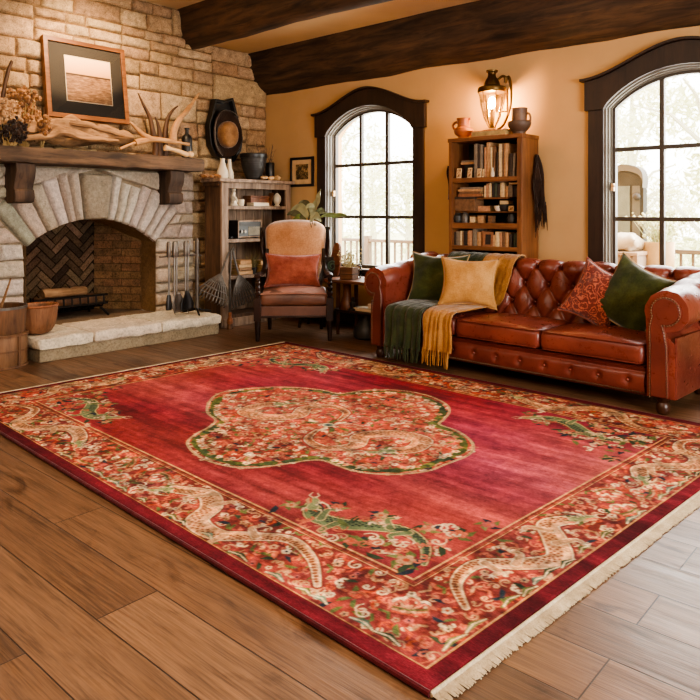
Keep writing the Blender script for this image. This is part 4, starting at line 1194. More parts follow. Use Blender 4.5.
# plant behind the armchair
pb = WY(312, 325, 5.12)
PX_, PYY = pb.x, 5.12
pst = thing('plant_stand', 'dark wooden plant stand behind the armchair below the window', 'stand', (PX_-.02, PYY, 0))
mb = MB(); mb.lathe([(0,.60),(.15,.60),(.155,.61),(.155,.63),(0,.63)], 24); mb.build('top', M['chairwood'], pst)
for k in range(3):
    an = k*2*PI/3+.4; mb = MB(); mb.tube([(.15*math.cos(an),.15*math.sin(an),0),(.09*math.cos(an),.09*math.sin(an),.3),(.12*math.cos(an),.12*math.sin(an),.61)], .014, 8); mb.build('leg', M['chairwood'], pst)
plant = thing('potted_plant', 'leafy potted plant with one long bright leaf reaching across the window behind the armchair', 'plant', (PX_-.02, PYY, .632))
mb = MB(); mb.lathe([(0,0),(.09,0),(.12,.16),(.125,.19),(.11,.19),(.1,.05),(0,.05)], 24); mb.build('pot', M['blackcer'], plant)
PO = Vector(plant.location)
def leaf(pts, w, mat, fold=.25, twist=0.0, up=V(0,-1,.3)):
    pts = [Vector(p) for p in catmull(pts, 5)]; n = len(pts); P = []
    for i in range(n):
        k = i/(n-1); t = (pts[min(i+1,n-1)]-pts[max(i-1,0)]).normalized()
        sd_ = t.cross(up).normalized()
        ww = w*math.sin(PI*min(1,k**.8*.98+.02))**.8*(1 if k < .96 else .4)
        nn = sd_.cross(t)
        P.append([pts[i]+sd_*q*ww+nn*abs(q)*ww*fold + nn*.006*math.sin(k*14+q*2) for q in (-1,-.6,-.2,0,.2,.6,1)])
    mb = MB(); mb.grid(P); mb.build('leaf', M[mat], plant, smooth=80)
def pp(px, py, Y): return WY(px, py, Y)-PO
def stem(a, b): 
    mb = MB(); mid = (a+b)/2+V(0,.03,.04); mb.tube(catmull([a,mid,b],4), [.006,.004], 6); mb.build('stem', M['leafdark'], plant)
root = V(0,0,.15)
lv = [ ([(310,214,5.0),(316,206,4.95),(319,198,4.92),(321,189,4.9)], .055, 'leafpale', V(-.3,-1,.1)),
       ([(316,219,4.95),(326,216,4.9),(338,216,4.86),(349,216,4.82)], .05, 'leaf', V(0,-.55,1)),
       ([(306,220,5.0),(298,214,5.0),(292,213,5.0),(287,215,5.0)], .04, 'leafdark', V(0,-1,.5)),
       ([(308,218,5.0),(303,209,5.0),(297,207,5.02),(291,211,5.05)], .045, 'leafpale', V(0,-1,.5)),
       ([(310,219,5.0),(308,208,5.05),(303,203,5.1),(298,205,5.1)], .05, 'leafdark', V(0,-1,.6)),
       ([(312,219,4.95),(313,211,4.93),(310,206,4.9),(306,208,4.9)], .04, 'leafpale', V(.2,-1,.4)),
       ([(314,220,4.95),(318,213,4.95),(322,211,4.95),(326,214,4.95)], .04, 'leafdark', V(0,-1,.4)),
       ([(310,222,4.9),(314,216,4.9),(318,217,4.88),(321,222,4.88)], .04, 'leafpale', V(0,-1,.4)),
       ([(306,222,5.05),(301,217,5.0),(296,219,4.95),(292,223,4.95)], .04, 'leaf', V(0,-1,.5))]
for pts, w_, mt, up in lv:
    q = [pp(*p) for p in pts]; stem(root, q[0]); leaf(q, w_, mt, .2, 0, up)

# ================================================================ side table group
tc = FL(338, 334); 
TZ = .55
t0_ = WY(327, 277, 5.0)
tb = thing('side_table', 'brown wooden two-tier side table between the armchair and the sofa', 'table', (-4.27, 4.99, 0), rzc*.0)
TO = Vector(tb.location)
out = catmull([(-.36,-.02),(-.33,-.17),(-.2,-.22),(.15,-.20),(.36,-.17),(.40,.0),(.36,.17),(.15,.22),(-.2,.22),(-.33,.15)], 5, True)
mb = MB(); mb.prism(out, lambda a,b,d: V(a,b,d), TZ-.03, TZ); mb.build('tabletop', M['tablewood'], tb, smooth=30, bevel=.008)
lg = tc-TO
for (x, y) in ((lg.x,lg.y),(-.20,.16),(.3,-.13),(.3,.15)):
    mb = MB(); mb.tube([(x,y,0),(x,y,.25),(x*.98,y*.96,TZ-.025)], [.017,.02,.022], 10); mb.build('leg', M['tablewood'], tb)
mb = MB(); mb.prism([(a*.8+.04,b*.8) for a, b in out], lambda a,b,d: V(a,b,d), .245, .267); mb.build('lower_shelf', M['chairwood'], tb, smooth=30, bevel=.006)
ped = WY(347, 300, 4.90)-TO
mb = MB(); mb.lathe([(0,.268),(.085,.268),(.088,.285),(.07,.33),(.048,.39),(.04,.45),(.045,.52),(0,.52)], 20, at=(ped.x,ped.y,0), sx=1.0, sy=.8); mb.build('pedestal', M['tablewood'], tb)
# on the table
def ty(px, Y): return WY(px, 270, Y).x
wb = thing('carved_wooden_fin', 'brown upright carved wooden fin-shaped sculpture at the back of the side table', 'sculpture', (ty(336,5.06), 5.06, TZ+.001))
k_ = [(-.12,0),(.02,0),(.055,.12),(.062,.24),(.055,.31),(.03,.335),(.0,.325),(-.03,.27),(-.075,.13)]
mb = MB(); mb.prism(catmull(k_,4,True), lambda a,b,d: V(a,d,max(b,0)), -.018, .018); mb.build('blade', M['tablewood'], wb, smooth=30, bevel=.008)
pc = thing('small_art_tile', 'small dark tile with a green swirl leaning beside the carved fin', 'picture', (ty(329.5,5.0), 5.04, TZ+.001), R(35))
mb = MB(); mb.span((-.09,-.008,0),(.09,.008,.19)); mb.build('backing', M['black'], pc, smooth=0, bevel=.003)
mb = MB(); mb.tube([(.05*math.cos(a*.5)*(1-a/30), -.011, .10+.055*math.sin(a*.5)*(1-a/30)) for a in range(22)], .008, 6); mb.build('swirl', m_plain('teal_glaze', (70,96,80), .4), pc)
pl = thing('wooden_planter', 'small square wooden planter with a pale dried plant on the side table', 'planter', (ty(349,4.93), 4.93, TZ+.001), R(12))
mb = MB(); o4 = [(-.07,-.06),(.07,-.06),(.07,.06),(-.07,.06)]; i4 = [(-.058,-.048),(.058,-.048),(.058,.048),(-.058,.048)]
mb.strip(o4, i4, lambda a,b,d: V(a,b,d), 0, .115, closed=True); mb.span((-.058,-.048,0),(.058,.048,.09)); mb.build('box', m_wood('planter_wood', (84,54,36), (138,96,66), 'x', 2, .6, 9, .4), pl, smooth=0, bevel=.004)
mb = MB(); mb.span((-.072,-.063,.045),(.072,.063,.055)); mb.build('band', M['antler_dark'], pl, smooth=0)
mb = MB(); rr = random.Random(4)
for i in range(60):
    e = V(rr.gauss(0,.045), rr.gauss(0,.03), rr.uniform(.15,.25)); mb.tube([V(e.x*.3,e.y*.3,.09), e], [.002,.001], 4)
    for q in range(3): c = e+V(rr.gauss(0,.012),rr.gauss(0,.012),rr.gauss(0,.015)); mb.ball(c, rr.uniform(.005,.009), 3, 5)
mb.build('foliage', m_plain('pale_dried_sprig', (190,180,140), .9, 0, .2, 30), pl, smooth=0)
jar = thing('glass_jar', 'clear glass jar behind the wooden planter', 'jar', (ty(355.5,5.02), 5.03, TZ+.001))
mb = MB(); mb.lathe([(0,0),(.045,0),(.05,.01),(.05,.12),(.04,.14),(.04,.155),(.036,.155),(.036,.14),(.046,.118),(.046,.012),(0,.008)], 24); mb.build('body', M['glass'], jar)
fg = thing('dark_figurine', 'tiny dark metal figurine on the lower shelf of the side table', 'figurine', (ty(352,4.86)+.0, 4.87, .268))
mb = MB(); mb.lathe([(0,0),(.04,0),(.042,.015),(.02,.022),(.028,.05),(.03,.07),(.012,.09),(.018,.105),(.016,.12),(0,.13)], 16); mb.build('body', M['blackcer'], fg)
nb = MB(); nb.span((-.11,-.07,0),(.11,.07,.028)); tag(nb.build('book', m_plain('cream_book', (186,166,134), .7), None, bevel=.003, loc=(ty(366,4.92), 4.93, .268)), 'cream book lying flat on the lower shelf of the side table', 'book')
cr = thing('candle_cup', 'small pale cup on the cream book under the side table top', 'cup', (ty(369,4.90), 4.92, .2975))
mb = MB(); mb.lathe([(0,0),(.022,0),(.026,.04),(.022,.04),(.018,.008),(0,.006)], 16); mb.build('body', M['white_cer'], cr)
jg = WY(363, 331, 4.96)
jug = thing('demijohn', 'large dark bottle-shaped jug on the floor under the side table', 'jug', (jg.x+.03, 4.98, 0))
mb = MB(); mb.lathe([(0,.0),(.105,.0),(.125,.015),(.13,.06),(.115,.11),(.075,.16),(.055,.19),(.052,.232),(.0,.236)], 28); mb.build('body', M['blackcer'], jug)
mb = MB(); mb.lathe([(.054,.218),(.062,.222),(.062,.236),(.05,.238)], 20, cap=False); mb.build('rim', M['black'], jug)
# small framed picture on the back wall
pf = WY(302, 172, BY)
sp_ = thing('small_picture', 'small dark-framed botanical print on the tan wall left of the first window', 'picture', (pf.x, BY-.001, pf.z))
a_, b_ = WY(291.5,172,BY).x-pf.x, WY(314.5,172,BY).x-pf.x
hz_ = .165; gm = lambda a,b,d: V(a,-d,b)
o4 = [(a_,-hz_),(b_,-hz_),(b_,hz_),(a_,hz_)]; w_ = .028; i4 = [(a_+w_,-hz_+w_),(b_-w_,-hz_+w_),(b_-w_,hz_-w_),(a_+w_,hz_-w_)]
mb = MB(); mb.strip(o4, i4, gm, 0, .025, closed=True); mb.build('frame', M['black'], sp_, smooth=0, bevel=.003)
mb = MB(); mb.span((a_+.02,-.012,-hz_+.02),(b_-.02,-.002,hz_-.02)); mb.build('mat_board', m_plain('tan_mat', (204,168,122), .8), sp_, smooth=0)
t = NT('dark_print'); v = t.coord('Object'); n1 = t.noise(v, 28, 5, .7, 1.2)
t.fin(t.ramp(n1.outputs[0], [(.4,lin((40,30,20))),(.5,lin((92,72,40))),(.62,lin((188,152,102)))]), .6)
mb = MB(); mb.span((a_+.085,-.014,-.085),(b_-.085,-.011,.085)); mb.build('print', t.m, sp_, smooth=0)
# ================================================================ chesterfield sofa
sl = FL(377, 358); sr = FL(660, 415.5)
SRZ = math.atan2(sr.y-sl.y, sr.x-sl.x)
mid = (sl+sr)/2; HL = (sr-sl).length/2          # half distance between the front feet = arm panel centres
SX = Matrix.Rotation(SRZ,4,'Z')
org = mid + (SX @ V(0,.36,0))
sofa = thing('chesterfield_sofa', 'oxblood leather chesterfield sofa with a buttoned back and rolled studded arms', 'sofa', (org.x, org.y, 0), SRZ)
SM = Matrix.Translation(sofa.location) @ SX
SMI = SM.inverted()
FRY, BKY = -.36, .40
AR = .128; AZ = .612
IN = HL-.09          # inner face of arms
# ---- arm body: profile in (x outward from the panel centre, z), extruded along y
def arm_profile(r=AR, g=0.0):
    pts = [(-.08-g,.10),(-.08-g,.30),(-.085-g,.46)]
    cx = .035
    a0 = R(200); a1 = R(-112)
    for i in range(21):
        a = a0+(a1-a0)*i/20
        pts.append((cx+(r+g)*math.cos(a), AZ+(r+g)*math.sin(a)))
    pts += [(.078+g,AZ-r-.06),(.08+g,.30),(.08+g,.10)]
    return pts
for s in (-1, 1):
    prof = arm_profile()
    mb = MB(); P = []; ny = 40
    for i in range(ny+1):
        y = FRY+.012+(BKY-.0-FRY)*i/ny
        row = []
        for k, (x, z) in enumerate(prof):
            d = 0
            if 4 < k < 22:
                # pleats behind the front scroll and two tufts on the inner roll
                u = (y-FRY)/.76
                d += -.008*abs(math.sin(k*1.3))*max(0,1-u*6)
                for (ty_, tk) in ((-.10,9),(.10,6),(.10,12),(-.02,14)):
                    q = ((y-ty_)/.06)**2+((k-tk)/2.6)**2
                    d -= .022*math.exp(-q)
            ang = math.atan2(z-AZ, x-.035)
            kx, kz = (math.cos(ang), math.sin(ang)) if z > AZ-AR else (0,0)
            nz = noise.noise(V(x*6+s*3,y*7,z*6))*.006
            row.append(V(s*(HL+x+kx*(d+nz)), y, z+kz*(d+nz)))
        rise = .10*max(0,min(1,(y-FRY)/.76))**1.3
        P.append([V(p.x, p.y, p.z+rise*max(0,min(1,(p.z-.3)/.3))) for p in row])
    mb.grid(P, wv=True, capu=True)
    arm = mb.build('arm', M['leather'], sofa, smooth=50)
    # keyhole front facing
    fp_ = [(-.055,.105),(-.055,.40),(-.056,.52)]
    for i in range(19):
        a = R(205)+(R(-105)-R(205))*i/18; fp_.append((.035+(AR-.045)*math.cos(a), AZ+(AR-.045)*math.sin(a)))
    fp_ += [(.03,AZ-AR),(.042,.40),(.045,.105)]
    mb = MB(); mb.prism([(s*(HL+x), z) for x, z in fp_], lambda a,b,d: V(a,d,b), FRY-.016, FRY+.02)
    fc = mb.build('arm_facing', M['leather2'], arm, smooth=30, bevel=.008)
    # brass studs round the facing
    mb = MB(); path = [(s*(HL+x*1.0), z) for x, z in fp_]
    L = 0; nxt = 0
    for (a, b) in zip(path[:-1], path[1:]):
        dl = math.hypot(b[0]-a[0], b[1]-a[1]); 
        while nxt < L+dl:
            q = (nxt-L)/dl; cx_, cz_ = a[0]+(b[0]-a[0])*q, a[1]+(b[1]-a[1])*q
            mb.ball((cx_, FRY-.017, cz_), (.0055,.004,.0055), 4, 6); nxt += .0165
        L += dl
    mb.build('stud', M['stud'], arm)
    # outer panel of the arm
    mb = MB(); mb.span((s*(HL+.074),FRY+.02,.10),(s*(HL+.088),BKY,.46)); mb.build('outer_panel', M['leather2'], arm, smooth=0, bevel=.005)
# ---- back, deep-buttoned
prof = catmull([(.12,.36),(.135,.42),(.155,.52),(.175,.62),(.185,.70),(.178,.765),(.20,.805),(.25,.824),(.31,.817),(.35,.775),(.36,.72),(.37,.60),(.38,.40),(.385,.10)], 6)
# arc length
cum = [0]
for a, b in zip(prof[:-1], prof[1:]): cum.append(cum[-1]+math.hypot(a[0]-b[0], a[1]-b[1]))
DX, DS = .196, .142; S0 = .155
NB = 11
def tuft(x, s_):
    """depth of the quilting at (x, arc length)"""
    best = 9; bt = None
    r = (s_-S0)/DS
    dmin = 9
    for rr_ in range(0, 3):
        offx = (DX/2 if rr_ % 2 else 0)
        cx_ = round((x-offx)/DX)*DX+offx
        d = math.hypot((x-cx_), (s_-(S0+rr_*DS)))
        dmin = min(dmin, d)
    # diamond creases
    u = x/DX+ (s_-S0)/(2*DS); v_ = x/DX-(s_-S0)/(2*DS)
    cu = abs(u-round(u)); cv = abs(v_-round(v_))
    inside = 1 if S0-DS*.9 < s_ < S0+DS*3.2 else 0
    cr = min(cu, cv)
    fall = 1.0
    if s_ > S0+2*DS: fall = 1.0 if abs(x/DX-round(x/DX)) < .5 else 1
    h = 0
    if s_ < S0+2.02*DS and s_ > S0-DS:
        h -= .016*math.exp(-(cr/.055)**2)
        h += .020*math.sin(PI*min(1,cu*1.0))*math.sin(PI*cv)
    elif s_ >= S0+2.02*DS:
        c = abs(x/DX-round(x/DX)); k = max(0,1-(s_-S0-2*DS)/.22)
        h -= .020*math.exp(-(c/.08)**2)*k**.7
        h += .018*math.sin(PI*c)*k
    h -= .040*math.exp(-(dmin/.021)**2)+.012*math.exp(-(dmin/.05)**2)
    return h
mb = MB(); P = []; nx = 330
bx = HL+.10
for i in range(nx+1):
    x = -bx+2*bx*i/nx; row = []
    # finer sampling along the profile
    for m in range(141):
        s_ = cum[-1]*m/140
        j = 0
        while j < len(cum)-2 and cum[j+1] < s_: j += 1
        q = (s_-cum[j])/max(1e-6, cum[j+1]-cum[j])
        y = prof[j][0]+(prof[j+1][0]-prof[j][0])*q; z = prof[j][1]+(prof[j+1][1]-prof[j][1])*q
        ty_, tz_ = prof[j+1][0]-prof[j][0], prof[j+1][1]-prof[j][1]
        tl = math.hypot(ty_, tz_); ny_, nz_ = -tz_/tl, ty_/tl
        h = tuft(x, s_) if s_ < .72 else 0
        h += noise.noise(V(x*5, s_*6, 2))*.004
        row.append(V(x, y+ny_*h, z+nz_*h))
    P.append(row)
mb.grid(P); back = mb.build('backrest', M['leather'], sofa, smooth=180)
mb = MB()
def at_s(s_):
    j = 0
    while j < len(cum)-2 and cum[j+1] < s_: j += 1
    q = (s_-cum[j])/max(1e-6, cum[j+1]-cum[j]); return prof[j][0]+(prof[j+1][0]-prof[j][0])*q, prof[j][1]+(prof[j+1][1]-prof[j][1])*q
for rr_ in range(3):
    off_ = DX/2 if rr_ % 2 else 0
    y, z = at_s(S0+rr_*DS)
    for k in range(-6, 7):
        x = k*DX+off_
        if abs(x) < bx-.03: mb.ball((x, y+.030, z), (.013,.010,.013), 5, 9)
mb.build('button', M['leather2'], back)
mb = MB(); P = [[V(x, y, z) for (y, z) in prof] for x in (-bx, bx)]
# ---- base rail with buttons
mb = MB(); P = []; nx = 160
rp = catmull([(FRY+.06,.105),(FRY+.012,.11),(FRY-.002,.135),(FRY-.008,.175),(FRY-.002,.215),(FRY+.015,.235),(FRY+.012,.245),(FRY+.004,.262),(FRY+.03,.275),(.1,.28)], 3)
BTN = [-.93+.186*k for k in range(11)]
for i in range(nx+1):
    x = -IN+2*IN*i/nx; row = []
    for (y, z) in rp:
        d = 0
        if z < .235:
            for bx_ in BTN:
                q = math.hypot(x-bx_, (z-.175)); d += .020*math.exp(-(q/.022)**2)+.004*math.exp(-((x-bx_)/.012)**2)*math.exp(-((z-.175)/.05)**2)
        row.append(V(x, y+d+noise.noise(V(x*7,z*8,1))*.003, z))
    P.append(row)
mb.grid(P); rail_ = mb.build('front_rail', M['leather2'], sofa, smooth=80)
mb = MB()
for bx_ in BTN: mb.ball((bx_, FRY+.008, .175), (.010,.008,.010), 5, 8)
mb.build('rail_button', M['leather'], rail_)
mb = MB(); x = -IN
while x < IN: mb.ball((x, FRY+.004, .113), (.005,.004,.005), 4, 6); x += .0175
mb.build('rail_stud', M['stud'], rail_)
mb = MB(); mb.span((-HL,FRY+.03,.09),(HL,BKY-.02,.27)); mb.build('frame_base', M['leather2'], sofa, smooth=0, bevel=.01)
for sx in (-1, 1):
    for y in (FRY+.05, BKY-.08):
        mb = MB(); mb.lathe([(0,0),(.028,0),(.036,.010),(.042,.03),(.040,.055),(.030,.07),(.036,.08),(.042,.10),(0,.10)], 18, at=(sx*(HL-.0),y,0)); mb.build('foot', M['foot'], sofa)
# ---- seat cushions
cw = (2*IN)/3
for k in range(3):
    x0 = -IN+cw*k
    mb = cushion_box((x0+.006,FRY-.012,.276),(x0+cw-.006,.14,.405),.038,k+3,22,.03)
    sc = mb.build('seat_cushion', M['leather'], sofa, smooth=70)
    mb = MB()
    for zz in (.400,.288):
        mb.tube([(x0+.014,.05,zz),(x0+.010,FRY+.03,zz),(x0+.03,FRY-.014,zz),(x0+cw/2,FRY-.022,zz+(.002)),(x0+cw-.03,FRY-.014,zz),(x0+cw-.010,FRY+.03,zz),(x0+cw-.014,.05,zz)], .0055, 6)
    o_ = mb.build('piping', M['leather2'], sc)

# ================================================================ cushions on the sofa
def SP(x, y, z): return SM @ V(x, y, z)
def sofa_pillow(label, mat, xyz, lean, yaw, roll, w, h, th, seed, pipe):
    return pillow(label, mat, SP(*xyz), (lean, SRZ+yaw, roll), w, h, th, seed, pipe, 'throw pillows on the sofa', pinch=.17)
sofa_pillow('dark green velvet cushion in the corner by the far sofa arm, behind the mustard one', 'green', (-.80,.02,.635), R(-16), R(20), R(2), .50, .45, .17, 1, 'piping')
sofa_pillow('mustard yellow linen cushion, the only yellow one on the sofa', 'mustard', (-.43,-.07,.645), R(-18), R(26), R(1), .46, .40, .16, 2, 'mustard')
sofa_pillow('rust paisley velvet cushion on the sofa, leaning on the green one by the near arm', 'paisley', (.57,.0,.625), R(-18), R(16), R(25), .36, .42, .15, 3, 'rust')
sofa_pillow('dark green cushion standing on its corner against the near rolled sofa arm', 'green', (.80,.02,.63), R(-18), R(4), R(26), .43, .48, .16, 5, 'piping')

# ================================================================ throws
def throw(name, label, mat, xb, wb, xf, wf, zend, seed, fr_n, flen, lift=.0, spread=0.0, cat='throw blanket'):
    """from the top of the back, down the back, over the seat and hanging in front"""
    path = [(.345,.785),(.31,.83),(.25,.84),(.19,.815),(.160,.765),(.165,.70),(.150,.60),(.125,.50),(.08,.452),(-.05,.458),(-.20,.455),(-.32,.444),(-.385,.425),(-.405,.38),(-.402,.30),(-.405,.2),(-.408,zend)]
    path = catmull(path, 5); n = len(path); nu = 34
    th = thing(name, label, cat, SP(xf,-.40,0), SRZ)
    T0 = th.matrix_world if False else (Matrix.Translation(SP(xf,-.40,0)) @ SX)
    inv = T0.inverted() @ SM
    P = []
    for i in range(nu+1):
        q = -1+2*i/nu; row = []
        for j, (y, z) in enumerate(path):
            k = j/(n-1)
            t_ = min(1,max(0,(k-.15)/.6)); t_ = t_*t_*(3-2*t_)
            xc = xb+(xf-xb)*t_; ww = wb+(wf-wb)*t_
            if .5 < k < .72: ww *= 1+spread*math.sin((k-.5)/.22*PI)
            x = xc+q*ww/2
            fold = .010+.022*max(0,(k-.72)/.28)
            f_ = math.sin(q*7.5+seed+k*2.0+math.sin(q*3+seed*2)*1.2)*fold + math.sin(q*15+seed*3+k*3)*fold*.35
            f_ = f_*(1 if k > .7 else .55)
            a, b = path[max(j-1,0)], path[min(j+1,n-1)]
            ty_, tz_ = b[0]-a[0], b[1]-a[1]; tl = math.hypot(ty_, tz_)
            ny_, nz_ = tz_/tl, -ty_/tl
            f_ = abs(f_)*.9+.006
            wob = noise.noise(V(q*2+seed,k*7,seed))*.014*(k > .7)
            row.append(inv @ V(x+wob+lift*0, y+ny_*f_, z+nz_*f_+.004))
        P.append(row)
    mb = MB(); mb.grid(P); mb.build('cloth', M[mat], th, smooth=180, solid=.009)
    mb = MB(); r = random.Random(seed)
    for i in range(fr_n):
        e = P[min(nu, int(i*(nu+1)/fr_n))][-1]
        d = V(r.uniform(-.008,.008), r.uniform(-.012,.004), -flen*r.uniform(.8,1.05))
        b = e+d; b.z = max(b.z, .012)
        mb.tube([e+V(0,0,.008), e+d*.5+V(r.uniform(-.004,.004),0,0), b], [.0055,.0065,.004], 5)
    mb.build('fringe', M[mat], th)
throw('throw_blanket', 'dark green fringed wool throw draped over the sofa beside its far arm', 'greenthrow', -.63, .36, -.80, .37, .135, 2.0, 26, .10)
throw('throw_blanket', 'mustard yellow wool throw with long fringe hanging over the sofa seat edge', 'mustthrow', -.31, .30, -.465, .26, .155, 5.2, 15, .115, spread=.35)

# ================================================================ bookcase
bl = -3.375; br_ = -2.67; BF = 5.13; BH = 1.835
bc = thing('bookcase', 'tall brown wooden bookcase full of books against the back wall behind the sofa', 'bookcase', ((bl+br_)/2, (BF+BY)/2, 0))
BO = Vector(bc.location)
def bspan(name, a, b, mat, bevel=.003):
    mb = MB(); mb.span(Vector(a)-BO, Vector(b)-BO); return mb.build(name, M[mat], bc, smooth=0, bevel=bevel)
YB = BY-.035
for (x0, x1) in ((bl, bl+.035), (br_-.045, br_)): bspan('side_panel', (x0,BF,0), (x1,YB,BH-.03), 'shelfwoodv')
bspan('top_board', (bl-.006,BF-.008,BH-.035), (br_+.006,YB,BH), 'shelfwood')
BS = [1.487, 1.098, .895, .45]
for z, th_ in zip(BS, (.04,.05,.03,.04)): bspan('shelf', (bl+.03,BF+.004,z-th_), (br_-.04,YB-.005,z), 'shelfwood')
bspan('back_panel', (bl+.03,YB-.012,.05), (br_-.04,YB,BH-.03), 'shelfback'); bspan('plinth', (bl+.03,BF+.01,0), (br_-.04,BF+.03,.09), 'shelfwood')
bspan('inner_shelf', (bl+.23,BF+.07,1.302), (br_-.16,YB-.02,1.317), 'shelfwood', .002); bspan('inner_shelf', (bl+.04,BF+.07,1.185), (br_-.05,YB-.02,1.197), 'shelfwood', .002)
bspan('face_rail', (bl+.03,BF,.895-.03), (br_-.04,BF+.02,.902), 'shelfwood')
BXL, BXR = bl+.04, br_-.05
def bxp(px, Y=BF+.03): return WY(px, 200, Y).x
bmats = {}
def bookmat(c):
    if c not in bmats: bmats[c] = m_plain('book_cloth_%d' % len(bmats), c, .75, 0, .3, 40)
    return bmats[c]
ORD = ['first','second','third','fourth','fifth','sixth','seventh','eighth','ninth','tenth','eleventh','twelfth','thirteenth','fourteenth','fifteenth','sixteenth','seventeenth','eighteenth','nineteenth','twentieth']
def cname(c):
    r, g, b = c
    if max(c) < 75: return 'dark'
    if g > r: return 'green'
    if r > 200: return 'cream'
    if r-b > 85: return 'orange brown'
    if r > 150: return 'tan'
    return 'brown'
def upright(items, z, shelf, y0=BF+.03, depth=.19):
    """items: (px0, px1, height, colour, lean)"""
    for i, (p0, p1, h, c, ln) in enumerate(items):
        x0, x1 = bxp(p0, y0), bxp(p1, y0); w_ = max(.012, x1-x0-.0015)
        t = thing('book', '%s upright book, %s from the near-window end of the %s' % (cname(c), ORD[i], shelf), 'book', ((x0+x1)/2, y0, z+.0008), 0, 'books on the %s' % shelf)
        t['label'] = '%s upright book, %s from the left on the %s' % (cname(c), ORD[i], shelf)
        t.rotation_euler = (0, ln, 0)
        if ln: t.location.z += abs(math.sin(ln))*w_/2
        d = depth*random.uniform(.85,1)
        m1 = MB(); s = .0025
        m1.span((-w_/2,0,0),(-w_/2+s,d,h)); m1.span((w_/2-s,0,0),(w_/2,d,h))
        P = [[V(w_/2*math.cos(PI+PI*k/6), .004-.006*math.sin(PI*k/6), zz) for k in range(7)] for zz in (0,h)]
        m1.grid(P); 
        for zz in (h*.16, h*.8): m1.span((-w_/2-.0006,-.0035,zz),(w_/2+.0006,.003,zz+.004))
        m1.build('cover', bookmat(c), t, smooth=30)
        m2 = MB(); m2.span((-w_/2+s,.003,.003),(w_/2-s,d-.005,h-.004)); m2.build('pages', M['straw'], t, smooth=0)
DK=(58,44,34); DK2=(44,34,28); BRN=(110,78,52); TAN=(178,134,92); CRM=(206,176,132); ORG=(140,92,62); ORG2=(172,124,90); GRN=(56,62,46); GRY=(122,108,92)
upright([(474,477.5,.29,GRY,0),(477.5,480,.285,DK,0),(480,482.5,.28,GRY,0),(484.3,486.3,.255,ORG2,0),(486.5,489.8,.295,TAN,0),(490.2,492.2,.25,CRM,0),(492.4,495,.255,BRN,.03),(496.5,498.5,.21,DK,0),(498.8,502,.275,CRM,0),(502.2,503.6,.28,BRN,0),(503.8,507.5,.275,TAN,.02),(508.5,512,.19,DK,.05),(512.2,514.6,.19,GRY,.06),(516.3,519.2,.19,BRN,.05)], BS[0], 'top bookcase shelf')
upright([(484,486,.10,CRM,0),(486,488.5,.115,ORG2,0),(488.8,491.5,.12,CRM,0),(492,494,.115,DK2,0),(494.2,497,.12,GRN,0),(497.2,500,.11,DK,0),(500.3,504.5,.12,CRM,0),(505.5,508,.09,TAN,0),(508.2,512.5,.10,GRY,0),(513.3,519,.085,DK2,0)], 1.3175, 'narrow inner bookcase shelf', BF+.08, .15)
upright([(454,456,.12,DK,0),(456.3,460,.125,GRY,0),(460.2,462,.13,CRM,0),(462.3,463.8,.125,BRN,0),(464,467,.13,DK2,0),(467.5,472,.135,ORG2,0),(472.6,476.8,.17,GRY,0),(477.2,481,.125,TAN,0),(481.3,483.5,.135,ORG,0),(491.5,495,.10,TAN,0),(495.3,499.5,.13,CRM,0),(499.8,502,.125,ORG2,0),(502.3,505,.13,BRN,0),(505.3,508.5,.125,TAN,0),(509,511.5,.11,DK,.05),(513.5,518.5,.12,GRN,0)], BS[2], 'lowest visible bookcase shelf')
def flatbook(px0, px1, z, h, c, label, grp, y0=BF+.03, d=.16):
    x0, x1 = bxp(px0, y0), bxp(px1, y0); w_ = x1-x0
    t = thing('book', label, 'book', ((x0+x1)/2, y0, z+.0008), 0, grp)
    m1 = MB(); m1.span((-w_/2,0,0),(w_/2,d,.004)); m1.span((-w_/2,0,h-.004),(w_/2,d,h)); m1.span((-w_/2,-.002,0),(w_/2,.003,h)); m1.build('cover', bookmat(c), t, smooth=0)
    m2 = MB(); m2.span((-w_/2+.003,.003,.004),(w_/2-.003,d-.004,h-.004)); m2.build('pages', M['straw'], t, smooth=0)
# lying books, little boxes and cards
blk = thing('wooden_block_box', 'dark keepsake box under the lying books on the top bookcase shelf', 'box', (bxp(467.5), BF+.12, BS[0]+.001))
mb = MB(); mb.span((-.055,-.05,0),(.05,.08,.105)); mb.build('body', M['shelfback'], blk, smooth=0, bevel=.003)
mb = MB(); mb.span((-.058,-.053,.105),(.053,.083,.118)); mb.build('lid', M['shelfback'], blk, smooth=0, bevel=.003)
flatbook(461,474, BS[0]+.121, .018, TAN, 'thin tan book lying flat lower of two on the keepsake box', 'books lying on the keepsake box', BF+.08, .12)
flatbook(461.5,474, BS[0]+.141, .014, GRY, 'thin grey book lying flat upper of two on the keepsake box', 'books lying on the keepsake box', BF+.08, .12)
def card(px, w_, h, z, label, y=BF+.012):
    t = thing('photo_card', label, 'card', (bxp(px, y), y, z+.001)); t.rotation_euler = (R(-8),0,0)
    mb = MB(); mb.span((-w_/2,-.003,0),(w_/2,.003,h)); mb.build('card', bookmat(CRM), t, smooth=0, bevel=.001)
    mb = MB(); mb.span((-w_/2+.006,-.0045,.008),(w_/2-.006,-.0028,h-.01)); mb.build('picture', t_print, t, smooth=0)
    mb = MB(); mb.span((-w_/4,.002,0),(w_/4,.022,.01)); mb.build('foot', bookmat(BRN), t, smooth=0)
tt_ = NT('tiny_print'); n_ = tt_.noise(tt_.coord('Object'), 60, 4, .7)
t_print = tt_.fin(tt_.ramp(n_.outputs[0], [(.42,lin((90,60,36))),(.58,lin((216,172,120)))]), .7)
card(458.8,.048,.085,BS[0],'small tan photo card nearest the first window on the top bookcase shelf')
card(469.5,.042,.085,BS[0],'small tan photo card in front of the keepsake box on the top bookcase shelf')
card(479,.040,.075,BS[0],'small tan photo card in front of the grey books on the top bookcase shelf')
